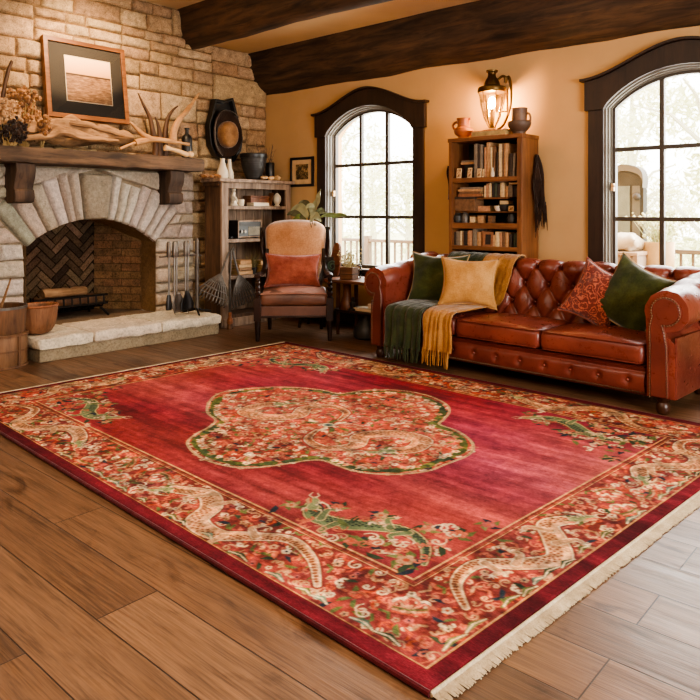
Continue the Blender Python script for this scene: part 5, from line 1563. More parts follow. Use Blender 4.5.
card(483,.020,.07,BS[0],'narrow photo card next to the grey books on the top bookcase shelf')
lathe_b = lambda name,label,cat,prof,mat,px,z,y: tag((lambda m: (m.lathe(prof,16), m.build(name,M[mat],None,loc=(bxp(px,y),y,z+.001)))[1])(MB()), label, cat)
lathe_b('tiny_vase','tiny ivory vase before the tan books on the top bookcase shelf','vase',[(0,0),(.014,0),(.018,.02),(.016,.04),(.007,.06),(.01,.075),(0,.075)],'white_cer',492.6,BS[0],BF+.015)
# middle compartment
gm_ = 'books lying in the middle bookcase compartment'
bxm = thing('document_box', 'dark document box under the lying books in the middle bookcase compartment', 'box', (bxp(465), BF+.12, 1.198))
mb = MB(); mb.span((-.11,-.08,0),(.09,.08,.105)); mb.build('body', bookmat(BRN), bxm, smooth=0, bevel=.004)
mb = MB(); mb.span((-.113,-.083,.105),(.093,.083,.125)); mb.build('lid', bookmat(DK), bxm, smooth=0, bevel=.003)
z_ = 1.324
for (a, b_, h, c, l) in ((458,482,.024,ORG,'bottom orange brown book of the pile on the document box'),(459,480,.018,BRN,'second brown book of the pile on the document box'),(458,481,.020,TAN,'third tan book of the pile on the document box'),(460,481,.014,GRY,'topmost grey book of the pile on the document box')):
    flatbook(a, b_, z_, h, c, l, gm_, BF+.05, .15); z_ += h+.002
flatbook(490,508,1.441,.014,GRY,'wide grey book lying across the upright books of the inner shelf','books lying on the upright inner-shelf books',BF+.07,.14)
flatbook(509,520,1.422,.014,CRM,'cream book lying across the small upright books at the far right of the inner shelf','books lying on the upright inner-shelf books',BF+.07,.14)
card(511,.05,.045,1.198,'small framed tan card standing at the near-sofa end of the middle compartment',BF+.10)
flatbook(475,490,1.198,.045,ORG2,'thick salmon book lying on the thin inner shelf',gm_,BF+.10,.12)
lathe_b('tea_bowl','small pale bowl beside the salmon book on the thin inner shelf','bowl',[(0,0),(.018,0),(.034,.03),(.034,.045),(.03,.045),(.014,.01),(0,.008)],'white_cer',498,1.198,BF+.10)
flatbook(500,508.5,1.257,.03,CRM,'little cream box-like book on the pale bowls','books stacked on the thin inner shelf',BF+.10,.09)
lathe_b('tea_bowl','dark little bowl under the small cream book on the thin inner shelf','bowl',[(0,0),(.03,0),(.05,.03),(.052,.055),(.044,.055),(.02,.01),(0,.008)],'blackcer',504.3,1.198,BF+.12)
for (px, w_, h, lb) in ((472,.045,.05,'low cream box beside a dark figurine on the shelf floor of the middle compartment'),(480,.05,.055,'small tan box standing central on the shelf floor of the middle compartment'),(490,.04,.05,'little brown box right of the tan box on the shelf floor of the middle compartment')):
    th_ = thing('small_box', lb, 'box', (bxp(px,BF+.06), BF+.06, BS[1]+.001))
    mb = MB(); mb.span((-w_/2,0,0),(w_/2,.06,h)); mb.build('body', bookmat(CRM if px < 475 else TAN if px < 485 else BRN), th_, smooth=0, bevel=.002)
    mb = MB(); mb.span((-w_/2-.002,-.002,h),(w_/2+.002,.062,h+.01)); mb.build('lid', bookmat(BRN), th_, smooth=0, bevel=.001)
lathe_b('dark_jar','dark round jar at the first-window end of the middle compartment floor','jar',[(0,0),(.04,0),(.05,.03),(.045,.06),(.025,.075),(.028,.085),(0,.085)],'blackcer',458,BS[1],BF+.07)
lathe_b('dark_jar','dark jar with pale glints second from the end of the middle compartment floor','jar',[(0,0),(.03,0),(.036,.04),(.03,.07),(.018,.08),(.02,.088),(0,.088)],'iron2',465,BS[1],BF+.07)
lathe_b('dark_jar','dark squat jar at the near-sofa end of the middle compartment floor','jar',[(0,0),(.035,0),(.045,.04),(.03,.07),(.032,.078),(0,.078)],'blackcer',512,BS[1],BF+.07)
# framed card on lowest shelf
pfm = thing('framed_photo', 'small dark picture frame standing among the books of the lowest visible bookcase shelf', 'frame', (bxp(488,BF+.02), BF+.018, BS[2]+.001)); pfm.rotation_euler = (R(-5),0,0)
w2 = .045; h2 = .125
mb = MB(); mb.strip([(-w2,0),(w2,0),(w2,h2),(-w2,h2)],[(-w2+.018,.02),(w2-.018,.02),(w2-.018,h2-.02),(-w2+.018,h2-.02)], lambda a,b,d: V(a,d,b), -.006, .006, closed=True); mb.build('frame', bookmat(ORG), pfm, smooth=0)
mb = MB(); mb.span((-w2+.01,.0,.01),(w2-.01,.005,h2-.01)); mb.build('picture', bookmat(DK2), pfm, smooth=0)
# hanging cloths
sx_ = br_
sh_ = thing('hanging_shawl', 'long ragged dark shawl hanging on the side of the bookcase facing the second window', 'shawl', (sx_, BF+.22, 0))
mb = MB(); P = []
for i in range(25):
    q = i/24; row = []
    for j in range(26):
        k = j/25
        w_ = .05+.16*min(1,k*2.2)-.05*max(0,k-.6)
        y = (q-.5)*w_+.05*k+.010*math.sin(k*8+q*7)
        row.append(V(.016+.034*(.5+.5*math.sin(q*17+k*3))*(.4+k), y, 1.67-(.40+.09*math.sin(q*11+1))*k))
    P.append(row)
mb.grid(P); mb.build('cloth', M['darkcloth'], sh_, solid=.007, smooth=180)
mb = MB(); r = random.Random(4)
for i in range(34):
    e = P[min(24,int(i*25/34))][-1]; l = r.uniform(.08,.22)
    mb.tube([e+V(0,0,.06), e+V(r.uniform(0,.012),r.uniform(-.015,.015),-l*.5), e+V(r.uniform(0,.012),r.uniform(-.02,.03),-l)], [.006,.005,.002], 5)
mb.build('fringe', M['darkcloth'], sh_)
mb = MB(); P = []
for i in range(7):
    q = i/6; P.append([V(-.012-.012*math.sin(q*6+k*.5), (q-.5)*.05*(1+.3*math.sin(k*.9)), 1.60-.30*k/11) for k in range(12)])
mb.grid(P); tag(mb.build('hanging_ribbon', M['darkcloth'], None, solid=.005, loc=(bl-.004, BF+.04, 0)), 'dark ribbon hanging on the side of the bookcase facing the first window', 'ribbon')
# on top: pitcher, books, cup
def topx(px, Y): return WY(px, 135, Y).x
YT = BF+.10
pit = thing('pitcher', 'squat glazed terracotta pitcher with a side handle on top of the bookcase', 'pitcher', (topx(463.5,YT), YT, BH+.001))
mb = MB(); mb.lathe([(0,0),(.045,0),(.05,.008),(.045,.018),(.075,.04),(.088,.065),(.080,.09),(.055,.105),(.052,.12),(.055,.16),(.062,.182),(.055,.182),(.046,.155),(.045,.11),(.07,.08),(.06,.04),(0,.03)], 32); mb.build('body', M['terra'], pit)
mb = MB(); mb.tube(catmull([(-.045,0,.148),(-.085,0,.152),(-.11,0,.128),(-.10,0,.10),(-.078,0,.088)],5), .011, 8); mb.build('handle', M['terra'], pit)
mb = MB(); mb.tube([(.045,0,.168),(.072,0,.180)], [.016,.010], 8); mb.build('spout', M['terra'], pit)
YM = BF+.09
jugm = thing('stacked_mug', 'brown stoneware mug sitting in a dark rounded bowl on top of the bookcase', 'mug', (topx(520.5,YM)-.01, YM, BH+.105))
mb = MB(); mb.lathe([(0,0),(.058,0),(.062,.01),(.064,.05),(.064,.10),(.068,.112),(.060,.112),(.056,.05),(0,.02)], 28); mb.build('body', M['browncer'], jugm)
mb = MB(); mb.tube(catmull([(.058,0,.06),(.085,0,.062),(.10,0,.03),(.095,0,-.005),(.075,0,-.015)],5), .009, 8); mb.build('handle', M['browncer'], jugm)
bwl = thing('stoneware_bowl', 'dark rounded stoneware bowl with a small foot holding the brown mug', 'bowl', (topx(520.5,YM)-.01, YM, BH+.001))
mb = MB(); mb.lathe([(0,0),(.05,0),(.052,.02),(.062,.028),(.09,.06),(.098,.09),(.094,.108),(.088,.108),(.085,.09),(.06,.06),(.05,.104),(0,.104)], 32); mb.build('body', m_plain('dark_stoneware', (84,62,48), .5, 0, .25, 18), bwl)
flt = thing('book', 'large flat tan book under the foot of the wall lantern on the bookcase', 'book', (topx(495,BF+.14), BF+.13, BH+.001))
mb = MB(); mb.span((-.17,-.10,0),(.17,.12,.006)); mb.span((-.17,-.10,.044),(.17,.12,.05)); mb.span((-.17,-.10,0),(-.165,.12,.05)); mb.build('cover', bookmat(ORG2), flt, smooth=0)
mb = MB(); mb.span((-.165,-.095,.006),(.165,.115,.044)); mb.build('pages', M['straw'], flt, smooth=0)

# ================================================================ wall lantern
YL = BY-.17
lx = topx(492, YL)
zb = WY(492,129.5,YL).z; zt = WY(492,70,YL).z
ln = thing('wall_lantern', 'brass wall lantern with a tapering glass shade and curved bracket, lit above the bookcase', 'wall lamp', (lx, YL, BH+.053))
Z0 = 0; HH = zt-(BH+.053)
def hz(py): return WY(492,py,YL).z-(BH+.053)
mb = MB(); mb.lathe([(0,0),(.085,0),(.088,.008),(.05,.018),(.02,.03),(0,.03)], 24); mb.build('base', M['brass'], ln)
zs = hz(91.5); zbs = hz(127)
mb = MB(); mb.lathe([(.025,.03),(.04,.06),(.07,zs*.35),(.098,zs*.68),(.112,zs)], 10, cap=False); mb.build('glass_shade', M['glass'], ln, smooth=20)
for k in range(6):
    an = k*PI/3+.3; mb = MB()
    mb.tube([(r_*math.cos(an), r_*math.sin(an), z_) for r_, z_ in ((.027,.03),(.042,.06),(.072,zs*.35),(.1,zs*.68),(.114,zs))], .0035, 6); mb.build('rib', M['brass'], ln)
mb = MB(); mb.lathe([(.12,zs-.01),(.125,zs),(.122,zs+.03),(.105,zs+.04),(.07,zs+.05),(.065,zs+.075),(.055,zs+.10),(.04,zs+.12),(.033,zs+.145),(.036,zs+.15),(.036,zs+.16),(.05,zs+.168),(.052,zs+.182),(.02,zs+.19),(0,zs+.19)], 24); mb.build('cap', M['brass'], ln)
mb = MB(); mb.tube(catmull([(.05,.02,zs+.10),(.08,.03,zs+.125),(.105,.04,zs+.115),(.10,.05,zs+.07),(.13,.05,zs+.12),(.155,.05,zs+.03),(.155,.05,zs-.10),(.13,.05,.15),(.085,.04,.05),(.04,.02,.015)],6), [.012,.014,.012], 8); mb.build('bracket', M['brass'], ln)
mb = MB(); mb.span((-.05,.148,zs-.16),(.06,.168,zs+.04)); mb.tube([(0,.15,zs-.03),(0,.08,zs+.06)], .012, 8); mb.build('back_plate', M['brass'], ln, smooth=0, bevel=.006)
mb = MB(); mb.lathe([(0,.03),(.016,.03),(.016,zs*.55),(0,zs*.55)], 12); mb.build('candle_sleeve', M['brass'], ln)
mb = MB(); mb.ball((0,0,zs*.72), (.030,.030,.05), 10, 14); mb.build('bulb', m_emit('lamp_glow', (255,196,124), 800), ln)
LAMP_P = (lx, YL, BH+.053+zs*.72)
# ================================================================ rug
RC = [FL(-49,402,.012), FL(430,693,.012), FL(771,438,.012), FL(285,342,.012)]   # left, near, right, far corners
RLn = ((RC[1]-RC[0]).length+(RC[2]-RC[3]).length)/2; RWd = ((RC[3]-RC[0]).length+(RC[2]-RC[1]).length)/2
RORG = sum(RC, V(0,0,0))/4; RORG.z = 0
rug = thing('dragon_rug', 'large crimson rug with a lobed medallion, dragon borders and cream fringes on the floor', 'rug', RORG)
def rugp(s, t, z=.014):
    u, v = s/RLn, t/RWd
    p = RC[0]*(1-u)*(1-v)+RC[1]*u*(1-v)+RC[2]*u*v+RC[3]*(1-u)*v
    return V(p.x-RORG.x, p.y-RORG.y, z)
def rug_st(p):
    """inverse of rugp for a floor point"""
    s, t = RLn/2, RWd/2
    for _ in range(12):
        q = rugp(s,t)+RORG; a = rugp(s+.01,t)+RORG-q; b = rugp(s,t+.01)+RORG-q
        d = (p-q); det = a.x*b.y-a.y*b.x
        s += .01*(d.x*b.y-d.y*b.x)/det; t += .01*(a.x*d.y-a.y*d.x)/det
    return s, t
NS, NTT = 770, 505
ls = np.linspace(0,1,NS); lt = np.linspace(0,1,NTT)
Sg = RLn*(ls*1.22-.22*ls**2); Tg = RWd*(lt*.72+.28*lt**2)
Cc = np.zeros((NS,NTT,3))
SS, TT = np.meshgrid(Sg, Tg, indexing='ij')
_r = np.random.RandomState(3)
def fbm(S, T, seed, octs=4):
    out = np.zeros_like(S); amp = 1
    for o in range(octs):
        n_ = 256; g = np.random.RandomState(seed+o).rand(n_,n_)
        xi = np.floor(S).astype(int); yi = np.floor(T).astype(int); fx_ = S-xi; fy_ = T-yi
        fx_ = fx_*fx_*(3-2*fx_); fy_ = fy_*fy_*(3-2*fy_)
        g_ = lambda a,b: g[a % n_, b % n_]
        out += amp*((g_(xi,yi)*(1-fx_)+g_(xi+1,yi)*fx_)*(1-fy_)+(g_(xi,yi+1)*(1-fx_)+g_(xi+1,yi+1)*fx_)*fy_-.5)
        S = S*2.03+7; T = T*2.03+3; amp *= .5
    return out
def setc(mask, col, sl=None):
    sub = Cc if sl is None else Cc[sl]
    sub[:] = sub*(1-mask[...,None])+np.array(col)*mask[...,None]
def win(s0, s1, t0, t1):
    i0 = max(0,np.searchsorted(Sg,s0)-1); i1 = min(NS,np.searchsorted(Sg,s1)+1); j0 = max(0,np.searchsorted(Tg,t0)-1); j1 = min(NTT,np.searchsorted(Tg,t1)+1)
    return None if i1 <= i0 or j1 <= j0 else (slice(i0,i1), slice(j0,j1))
AA = .0042
def stroke(pts, w, col, alpha=1.0):
    pts = np.array(pts, float); n = len(pts)
    w = np.array(w if hasattr(w,'__len__') else [w,w], float)
    ws = np.interp(np.linspace(0,1,n), np.linspace(0,1,len(w)), w)
    m = ws.max()+.008
    sl = win(pts[:,0].min()-m, pts[:,0].max()+m, pts[:,1].min()-m, pts[:,1].max()+m)
    if sl is None: return
    S_, T_ = SS[sl], TT[sl]; D = np.full(S_.shape, 9.0)
    for k in range(n-1):
        ax, ay = pts[k]; bx_, by_ = pts[k+1]; dx, dy = bx_-ax, by_-ay; L2 = dx*dx+dy*dy+1e-12
        q = np.clip(((S_-ax)*dx+(T_-ay)*dy)/L2,0,1)
        d = np.hypot(S_-ax-q*dx, T_-ay-q*dy)-(ws[k]*(1-q)+ws[k+1]*q)
        D = np.minimum(D, d)
    setc(np.clip(.5-D/AA,0,1)*alpha, col, sl)
def dot(s, t, r, col): stroke([(s,t),(s+1e-4,t)], r, col)
def polymask(poly, S_, T_):
    poly = np.array(poly); ins = np.zeros(S_.shape, bool); n = len(poly); j = n-1
    for i in range(n):
        xi, yi = poly[i]; xj, yj = poly[j]
        c = ((yi > T_) != (yj > T_)) & (S_ < (xj-xi)*(T_-yi)/(yj-yi+1e-12)+xi)
        ins ^= c; j = i
    return ins
# palette
FIELD=(141,52,59); BORD=(122,54,50); OUT=(88,28,36); TANC=(178,134,98); CREAMC=(210,184,146); SAL=(184,98,74); ORGC=(180,76,50); GRNC=(86,96,56); DGRN=(48,62,46); NAVY=(38,46,56); PINK=(166,84,78)
ab = fbm(SS*.45, TT*2.6, 5, 4); st_ = fbm(SS*1.6, TT*26, 9, 3); lg_ = fbm(SS*.5+4, TT*.6, 21, 2)
f = np.array(FIELD)[None,None,:]*np.ones((NS,NTT,1))
f = f*(1+.42*ab+.34*st_+.25*lg_)[...,None]
f[...,2] *= (1-.35*fbm(SS*.6+9, TT*1.4, 33, 3)); f[...,1] *= (1+.7*np.clip(lg_+ab*.4,-.4,.8))
Cc[:] = f
BW = .375
edge = np.minimum(np.minimum(SS, RLn-SS), np.minimum(TT, RWd-TT))
gnd = np.array(BORD)*(1+.3*ab+.22*st_)[...,None]
setc((edge < BW).astype(float), [0,0,0]); Cc[:] = np.where((edge < BW)[...,None], gnd, Cc)
rr = random.Random(12)
def xf(pts, o, ang=0, sc=1, fl=1):
    c, s = math.cos(ang), math.sin(ang)
    return [(o[0]+(x*c-y*fl*s)*sc, o[1]+(x*s+y*fl*c)*sc) for x, y in pts]
def sym(fn):
    """run a painter with point symmetry: identity and 180 degree turn"""
    fn(lambda pts: pts); fn(lambda pts: [(RLn-a, RWd-b) for a, b in pts])
SPIR = [(.0,.0),(.010,.006),(.012,.016),(.002,.022),(-.012,.016),(-.016,0),(-.008,-.016),(.010,-.022),(.030,-.016)]
CLOUD = [(-.03,-.004),(-.034,.012),(-.02,.02),(-.010,.010),(-.012,.026),(.002,.032),(.014,.022),(.012,.008),(.026,.016),(.036,.006),(.030,-.006)]
def curl(o, a, sc, fl, col, w=.0042): stroke(xf(SPIR,o,a,sc,fl), [w,w,w*.6], col)
def cloud(o, a, sc, fl, col, w=.005): stroke(xf(catmull(CLOUD,3),o,a,sc,fl), w, col)
def leafm(o, a, sc, col):
    stroke(xf([(-.03,0),(-.01,.005),(.012,.004),(.032,-.004)],o,a,sc), [.002,.011*sc,.010*sc,.001], col)
def flower(o, sc, c1, c2):
    for k in range(5): an = k*2*PI/5+o[0]*40; dot(o[0]+.012*sc*math.cos(an), o[1]+.012*sc*math.sin(an), .008*sc, c1)
    dot(o[0], o[1], .006*sc, c2)
def scatter(pitch, test, dens=1.0):
    s = pitch/2
    while s < RLn:
        t = pitch/2
        while t < RWd:
            o = (s+rr.uniform(-.45,.45)*pitch, t+rr.uniform(-.45,.45)*pitch); t += pitch
            if rr.random() > dens or not test(*o): continue
            k = rr.random(); a = rr.uniform(0,2*PI); fl = rr.choice((-1,1)); sc = rr.uniform(.6,1.0)
            if k < .34: curl(o, a, sc, fl, rr.choice([SAL,TANC,TANC,ORGC,CREAMC]))
            elif k < .50: cloud(o, a, sc*.8, fl, rr.choice([CREAMC,TANC,SAL]))
            elif k < .66: leafm(o, a, sc, rr.choice([GRNC,GRNC,DGRN,NAVY,SAL]))
            elif k < .82: flower(o, sc, rr.choice([CREAMC,SAL,PINK,TANC]), rr.choice([ORGC,NAVY,BORD]))
            else: stroke(xf([(-.03,-.01),(0,.01),(.03,-.006)],o,a,sc), .0055, rr.choice([ORGC,SAL,TANC,GRNC]))
        s += pitch
def ed(s, t): return min(s, RLn-s, t, RWd-t)
scatter(.038, lambda s,t: .075 < ed(s,t) < BW-.035)
# dragon
def dragon(path, w, body=TANC, edgec=CREAMC, scale=(116,66,46), head=True, mapf=lambda p: p, hs=1.0, mane=ORGC, seed=1, halo=BORD):
    r = random.Random(seed)
    P = catmull(path, 10); n = len(P)
    N = []
    for i in range(n):
        a, b = P[max(i-1,0)], P[min(i+1,n-1)]; L = math.hypot(b[0]-a[0], b[1]-a[1])+1e-9
        N.append((-(b[1]-a[1])/L, (b[0]-a[0])/L))
    wd = [w*(.18+.95*min(1,(i/n)*1.9)*(1-.35*max(0,(i/n-.75)/.25))) for i in range(n)]
    D = mapf
    stroke(D(P), [x+.016 for x in wd], halo)
    # dorsal flames
    for i in range(4, n-2, 2):
        o = P[i]; nn = N[i]
        for sg, cl in ((1, r.choice([mane,SAL,GRNC])),):
            q = [(o[0]+nn[0]*wd[i]*.9*sg, o[1]+nn[1]*wd[i]*.9*sg), (o[0]+nn[0]*(wd[i]+.024)*sg-(P[i][0]-P[i-2][0])*.6, o[1]+nn[1]*(wd[i]+.024)*sg-(P[i][1]-P[i-2][1])*.6)]
            stroke(D(q), [.007,.001], cl)
    stroke(D(P), [x+.009 for x in wd], (96,48,40))
    stroke(D(P), [x+.0055 for x in wd], edgec)
    stroke(D(P), wd, body)
    # belly band and scale rows
    stroke(D([(P[i][0]-N[i][0]*wd[i]*.55, P[i][1]-N[i][1]*wd[i]*.55) for i in range(n)]), [x*.30 for x in wd], tuple(min(255,c*1.12) for c in body))
    for i in range(2, n-3):
        for qi, q in enumerate((-.15,.15,.45,.75)):
            if (i+qi) % 2: continue
            o = (P[i][0]+N[i][0]*wd[i]*q, P[i][1]+N[i][1]*wd[i]*q); m = D([o])[0]; dot(m[0], m[1], .0058, scale)
    # legs with claws
    for fr_, sg in ((.32,-1),(.42,1),(.68,-1),(.78,1)):
        i = int(n*fr_); o = P[i]; nn = N[i]; tx, ty_ = nn[1], -nn[0]
        k = (o[0]+nn[0]*sg*(wd[i]+.035)+tx*.03, o[1]+nn[1]*sg*(wd[i]+.035)+ty_*.03)
        e = (k[0]+nn[0]*sg*.02-tx*.03, k[1]+nn[1]*sg*.02-ty_*.03)
        stroke(D(catmull([o,k,e],4)), [.020,.014,.008], edgec); stroke(D(catmull([o,k,e],4)), [.016,.010,.005], body)
        for a in (-.7,0,.7):
            c = (e[0]+.022*math.cos(a+math.atan2(nn[1]*sg,nn[0]*sg)), e[1]+.022*math.sin(a+math.atan2(nn[1]*sg,nn[0]*sg))); stroke(D([e,c]), [.004,.002], CREAMC)
    if head:
        i = n-1; o = P[i]; tx, ty_ = P[i][0]-P[i-3][0], P[i][1]-P[i-3][1]; a = math.atan2(ty_, tx); hs_ = hs*w/.045
        H = lambda pts: D(xf(pts, o, a, hs_))
        for k in range(7):
            b_ = 2.2+k*.32; e = (.085*math.cos(b_), .085*math.sin(b_)); m_ = (.05*math.cos(b_+.25), .05*math.sin(b_+.25))
            stroke(H([(0,0),m_,e]), [.013*hs_,.010*hs_,.001], [GRNC,CREAMC,mane,DGRN,SAL,CREAMC,GRNC][k])
        stroke(H([(-.03,0),(.01,.008),(.05,.012),(.085,.006)]), [.030*hs_,.032*hs_,.022*hs_,.014*hs_], edgec)
        stroke(H([(-.03,0),(.01,.008),(.05,.012),(.083,.006)]), [.025*hs_,.027*hs_,.017*hs_,.010*hs_], (126,132,92))
        stroke(H([(.02,-.02),(.06,-.026),(.082,-.02)]), [.008*hs_,.010*hs_,.005*hs_], TANC)
        stroke(H([(.03,-.010),(.08,-.010)]), .0045*hs_, ORGC)
        stroke(H([(.0,.02),(.03,.045),(.0,.07),(-.05,.085)]), [.008*hs_,.006*hs_,.002], CREAMC); stroke(H([(.01,.03),(-.03,.05),(-.075,.05)]), [.006*hs_,.002], NAVY)
        stroke(H([(.085,.01),(.11,.03),(.14,.02)]), [.004,.002], CREAMC); stroke(H([(.085,.0),(.115,-.02),(.15,-.005)]), [.004,.002], CREAMC)
        m = H([(.03,.022)])[0]; dot(m[0], m[1], .008*hs_, CREAMC); dot(m[0], m[1], .004*hs_, NAVY)
def both(path, w, **k):
    dragon(path, w, mapf=lambda p: p, **k); dragon(path, w, mapf=lambda p: [(RLn-a, RWd-b) for a, b in p], **k)
both([(.32,.20),(.42,.28),(.55,.30),(.66,.22),(.74,.13),(.88,.12),(.98,.22),(1.08,.29),(1.22,.27),(1.34,.21)], .034, seed=2)
both([(3.22,.14),(3.08,.24),(2.92,.28),(2.80,.20),(2.70,.12),(2.55,.13),(2.48,.24),(2.36,.30),(2.24,.25),(2.18,.20)], .036, seed=5)
q_ = RLn
both([(q_-.16,.36),(q_-.27,.46),(q_-.29,.60),(q_-.19,.70),(q_-.12,.82),(q_-.20,.94),(q_-.28,1.04),(q_-.22,1.16)], .035, seed=7)
both([(q_-.20,2.50),(q_-.29,2.38),(q_-.26,2.24),(q_-.15,2.16),(q_-.13,2.04),(q_-.22,1.94),(q_-.28,1.84),(q_-.22,1.72)], .034, seed=9)
# extra cloud bands inside the border
def clouds(x):
    for (o, a, sc) in (((1.62,.14),.2,1.6),((1.78,.24),2.4,1.6),((1.92,.13),.4,1.5),((2.05,.26),3.0,1.3),((.18,.30),1,1.3),((3.5,.26),.6,1.5),((RLn-.14,1.36),1.4,1.6),((RLn-.26,1.48),4.2,1.4),((RLn-.16,1.58),1.8,1.4)):
        for dq, cl, w_ in ((0,CREAMC,.0065),(.012,SAL,.005)):
            stroke(x(xf(catmull(CLOUD,3),(o[0]+dq,o[1]-dq),a,sc)), w_, cl)
        for k in range(3): stroke(x(xf([(-.05,-.02-.012*k),(0,-.03-.012*k),(.05,-.02-.012*k)],o,a,1)), .004, [GRNC,TANC,ORGC][k])
sym(clouds)
# green wave band at the outer edge of the pattern and guard lines
def wave(x):
    for side in (0,1):
        Lm = RLn if side == 0 else RWd; s = .09
        while s < Lm-.1:
            l = rr.uniform(.05,.11); d = .078+rr.uniform(-.006,.012)
            pts = [(s,d),(s+l*.5,d+.012),(s+l,d)]
            pts = pts if side == 0 else [(RLn-b, a) for a, b in pts]
            if rr.random() < .62: stroke(x(pts), [.004,.013,.004], rr.choice([GRNC,DGRN,(110,112,72),(86,110,96)])); stroke(x([(a,b) for a,b in pts]), .003, CREAMC)
            s += l*1.05
sym(wave)
def frame(d, w, col):
    setc(((np.abs(edge-d) < w)).astype(float), col)
mo = (edge < .062); Cc[mo] = (np.array(OUT)*(1+.35*st_+.25*ab)[...,None])[mo]
frame(.064,.0035,(176,128,84)); frame(BW,.0045,(196,146,96)); frame(BW-.018,.003,(150,82,60)); frame(BW-.028,.002,(190,140,96))
# spandrels in the field corners
def corner(x):
    a0 = BW
    pts = [(.04,.10),(.12,.20),(.24,.24),(.36,.19),(.46,.12),(.58,.10),(.66,.16)]
    m = lambda p: x([(RLn-a0-a, a0+b) for a, b in p])
    for (o, sc) in (((.10,.08),1.8),((.26,.10),1.6),((.40,.28),1.4),((.09,.36),1.6),((.58,.22),1.3),((.20,.32),1.4),((.72,.10),1.2),((.06,.50),1.3),((.33,.05),1.4)):
        for k in range(5):
            an = k*1.26+o[0]*9; stroke(m(xf([(0,0),(.02,.008),(.042,.0)],o,an,sc)), [.005,.010*sc,.002], rr.choice([GRNC,DGRN,(112,116,72),NAVY]))
        q = m([o])[0]; flower(q, 1.05*sc, rr.choice([TANC,SAL,PINK]), ORGC)
    dragon(pts, .034, body=(92,104,74), edgec=(196,170,120), scale=(44,54,48), mapf=m, hs=1.1, seed=3, halo=FIELD)
    for k in range(60):
        o = (abs(rr.gauss(0,.32)), abs(rr.gauss(0,.22)))
        if o[0]/.85+o[1]/.62 > 1 or min(o) < .02: continue
        q = m([o])[0]; c_ = rr.random()
        if c_ < .4: curl(q, rr.uniform(0,6), 1.1, 1, rr.choice([TANC,SAL,CREAMC]))
        elif c_ < .7: cloud(q, rr.uniform(0,6), .9, 1, rr.choice([CREAMC,SAL]))
        else: leafm(q, rr.uniform(0,6), 1.2, rr.choice([GRNC,NAVY,DGRN]))
for fx_ in (0,1):
    for fy_ in (0,1): corner(lambda p, a=fx_, b=fy_: [((RLn-s if a else s), (RWd-t if b else t)) for s, t in p])
# medallion
mp = [(38,160),(58,140),(84,126),(100,110),(82,94),(86,70),(112,50),(180,40),(260,38),(330,44),(372,52),(430,45),(500,45),(560,55),(602,74),(611,92),(598,110),(590,120),(630,135),(661,160),(655,185),(600,208),(560,222),(480,229),(400,221),(340,200),(300,199),(230,210),(160,215),(100,205),(58,186)]
med = [rug_st(FL(a/2.1875+170, b/2.1875+370, .012)) for a, b in mp]
med = catmull(med, 5, True)
m_ = polymask(med, SS, TT)
Cc[m_] = (np.array((150,66,56))*(1+.3*ab+.25*st_)[...,None])[m_]
mc = (sum(a for a,b in med)/len(med), sum(b for a,b in med)/len(med))
inm = lambda s,t: bool(polymask(med, np.array([s]), np.array([t]))[0])
scatter(.036, lambda s,t: abs(s-mc[0]) < 1.0 and abs(t-mc[1]) < .8 and inm(s,t))
def msym(fn):
    fn(lambda p: p); fn(lambda p: [(2*mc[0]-a, 2*mc[1]-b) for a, b in p])
def mdrag(x):
    o = mc
    path = [(-.02,.10),(-.10,.24),(-.26,.27),(-.34,.14),(-.26,.0),(-.36,-.14),(-.52,-.16),(-.58,-.02),(-.50,.10)]
    dragon([(o[0]+a, o[1]+b) for a, b in path], .045, body=(178,124,88), mapf=x, hs=1.0, seed=4, halo=(164,62,52))
msym(mdrag)
for k in range(14):
    an = k*.45; q = (mc[0]+.09*math.cos(an)*1.3, mc[1]+.07*math.sin(an)); leafm(q, an, 1.4, [GRNC,ORGC,SAL,CREAMC][k % 4])
dot(mc[0], mc[1], .034, CREAMC); dot(mc[0], mc[1], .026, (110,130,116)); dot(mc[0], mc[1], .012, NAVY)
r_ = random.Random(8)
for i in range(0, len(med)):
    a, b = med[i], med[(i+1) % len(med)]
    ins = lambda p, k: (p[0]+(mc[0]-p[0])*k, p[1]+(mc[1]-p[1])*k)
    if r_.random() < .8:
        stroke([ins(a,.06), ins(b,.06)], r_.uniform(.016,.026), r_.choice([(84,92,46),(70,80,44),(100,104,54),(58,72,48)]))
    if r_.random() < .5: q = ins(a,.085); flower(q, 1.1, r_.choice([CREAMC,TANC]), ORGC)
stroke(med+[med[0]], .0065, CREAMC); stroke(med+[med[0]], .0028, (150,120,70))
# wear and to linear
wear = fbm(SS*9, TT*14, 61, 3)
Cc *= (1+.22*wear)[...,None]
kn = fbm(SS*55, TT*55, 91, 2); kn2 = fbm(SS*18, TT*18, 95, 3)
pat = np.where((edge < BW) | m_, 1.0, .35); pat = np.where(edge < .062, .3, pat)
Cc *= (1+.42*kn*pat+.30*kn2*pat)[...,None]
Cc[...,0] *= 1+.10*kn2*pat; Cc[...,2] *= 1-.16*kn2*pat
Cc = np.clip(Cc, 0, 255)/255.0
LinC = np.where(Cc <= .04045, Cc/12.92, ((Cc+.055)/1.055)**2.4)
c0, c1, c2, c3 = [np.array([p.x-RORG.x, p.y-RORG.y]) for p in RC]
U = (SS/RLn)[...,None]; W_ = (TT/RWd)[...,None]
XY = c0*(1-U)*(1-W_)+c1*U*(1-W_)+c2*U*W_+c3*(1-U)*W_
Zr = .014+.0016*fbm(SS*3, TT*3, 77, 3)-.010*np.clip(1-edge/.012,0,1)**2
co_ = np.concatenate([XY, Zr[...,None]], axis=2).reshape(-1,3)
ii, jj = np.meshgrid(np.arange(NS-1), np.arange(NTT-1), indexing='ij')
fa = np.stack([ii*NTT+jj, (ii+1)*NTT+jj, (ii+1)*NTT+jj+1, ii*NTT+jj+1], axis=-1).reshape(-1,4)
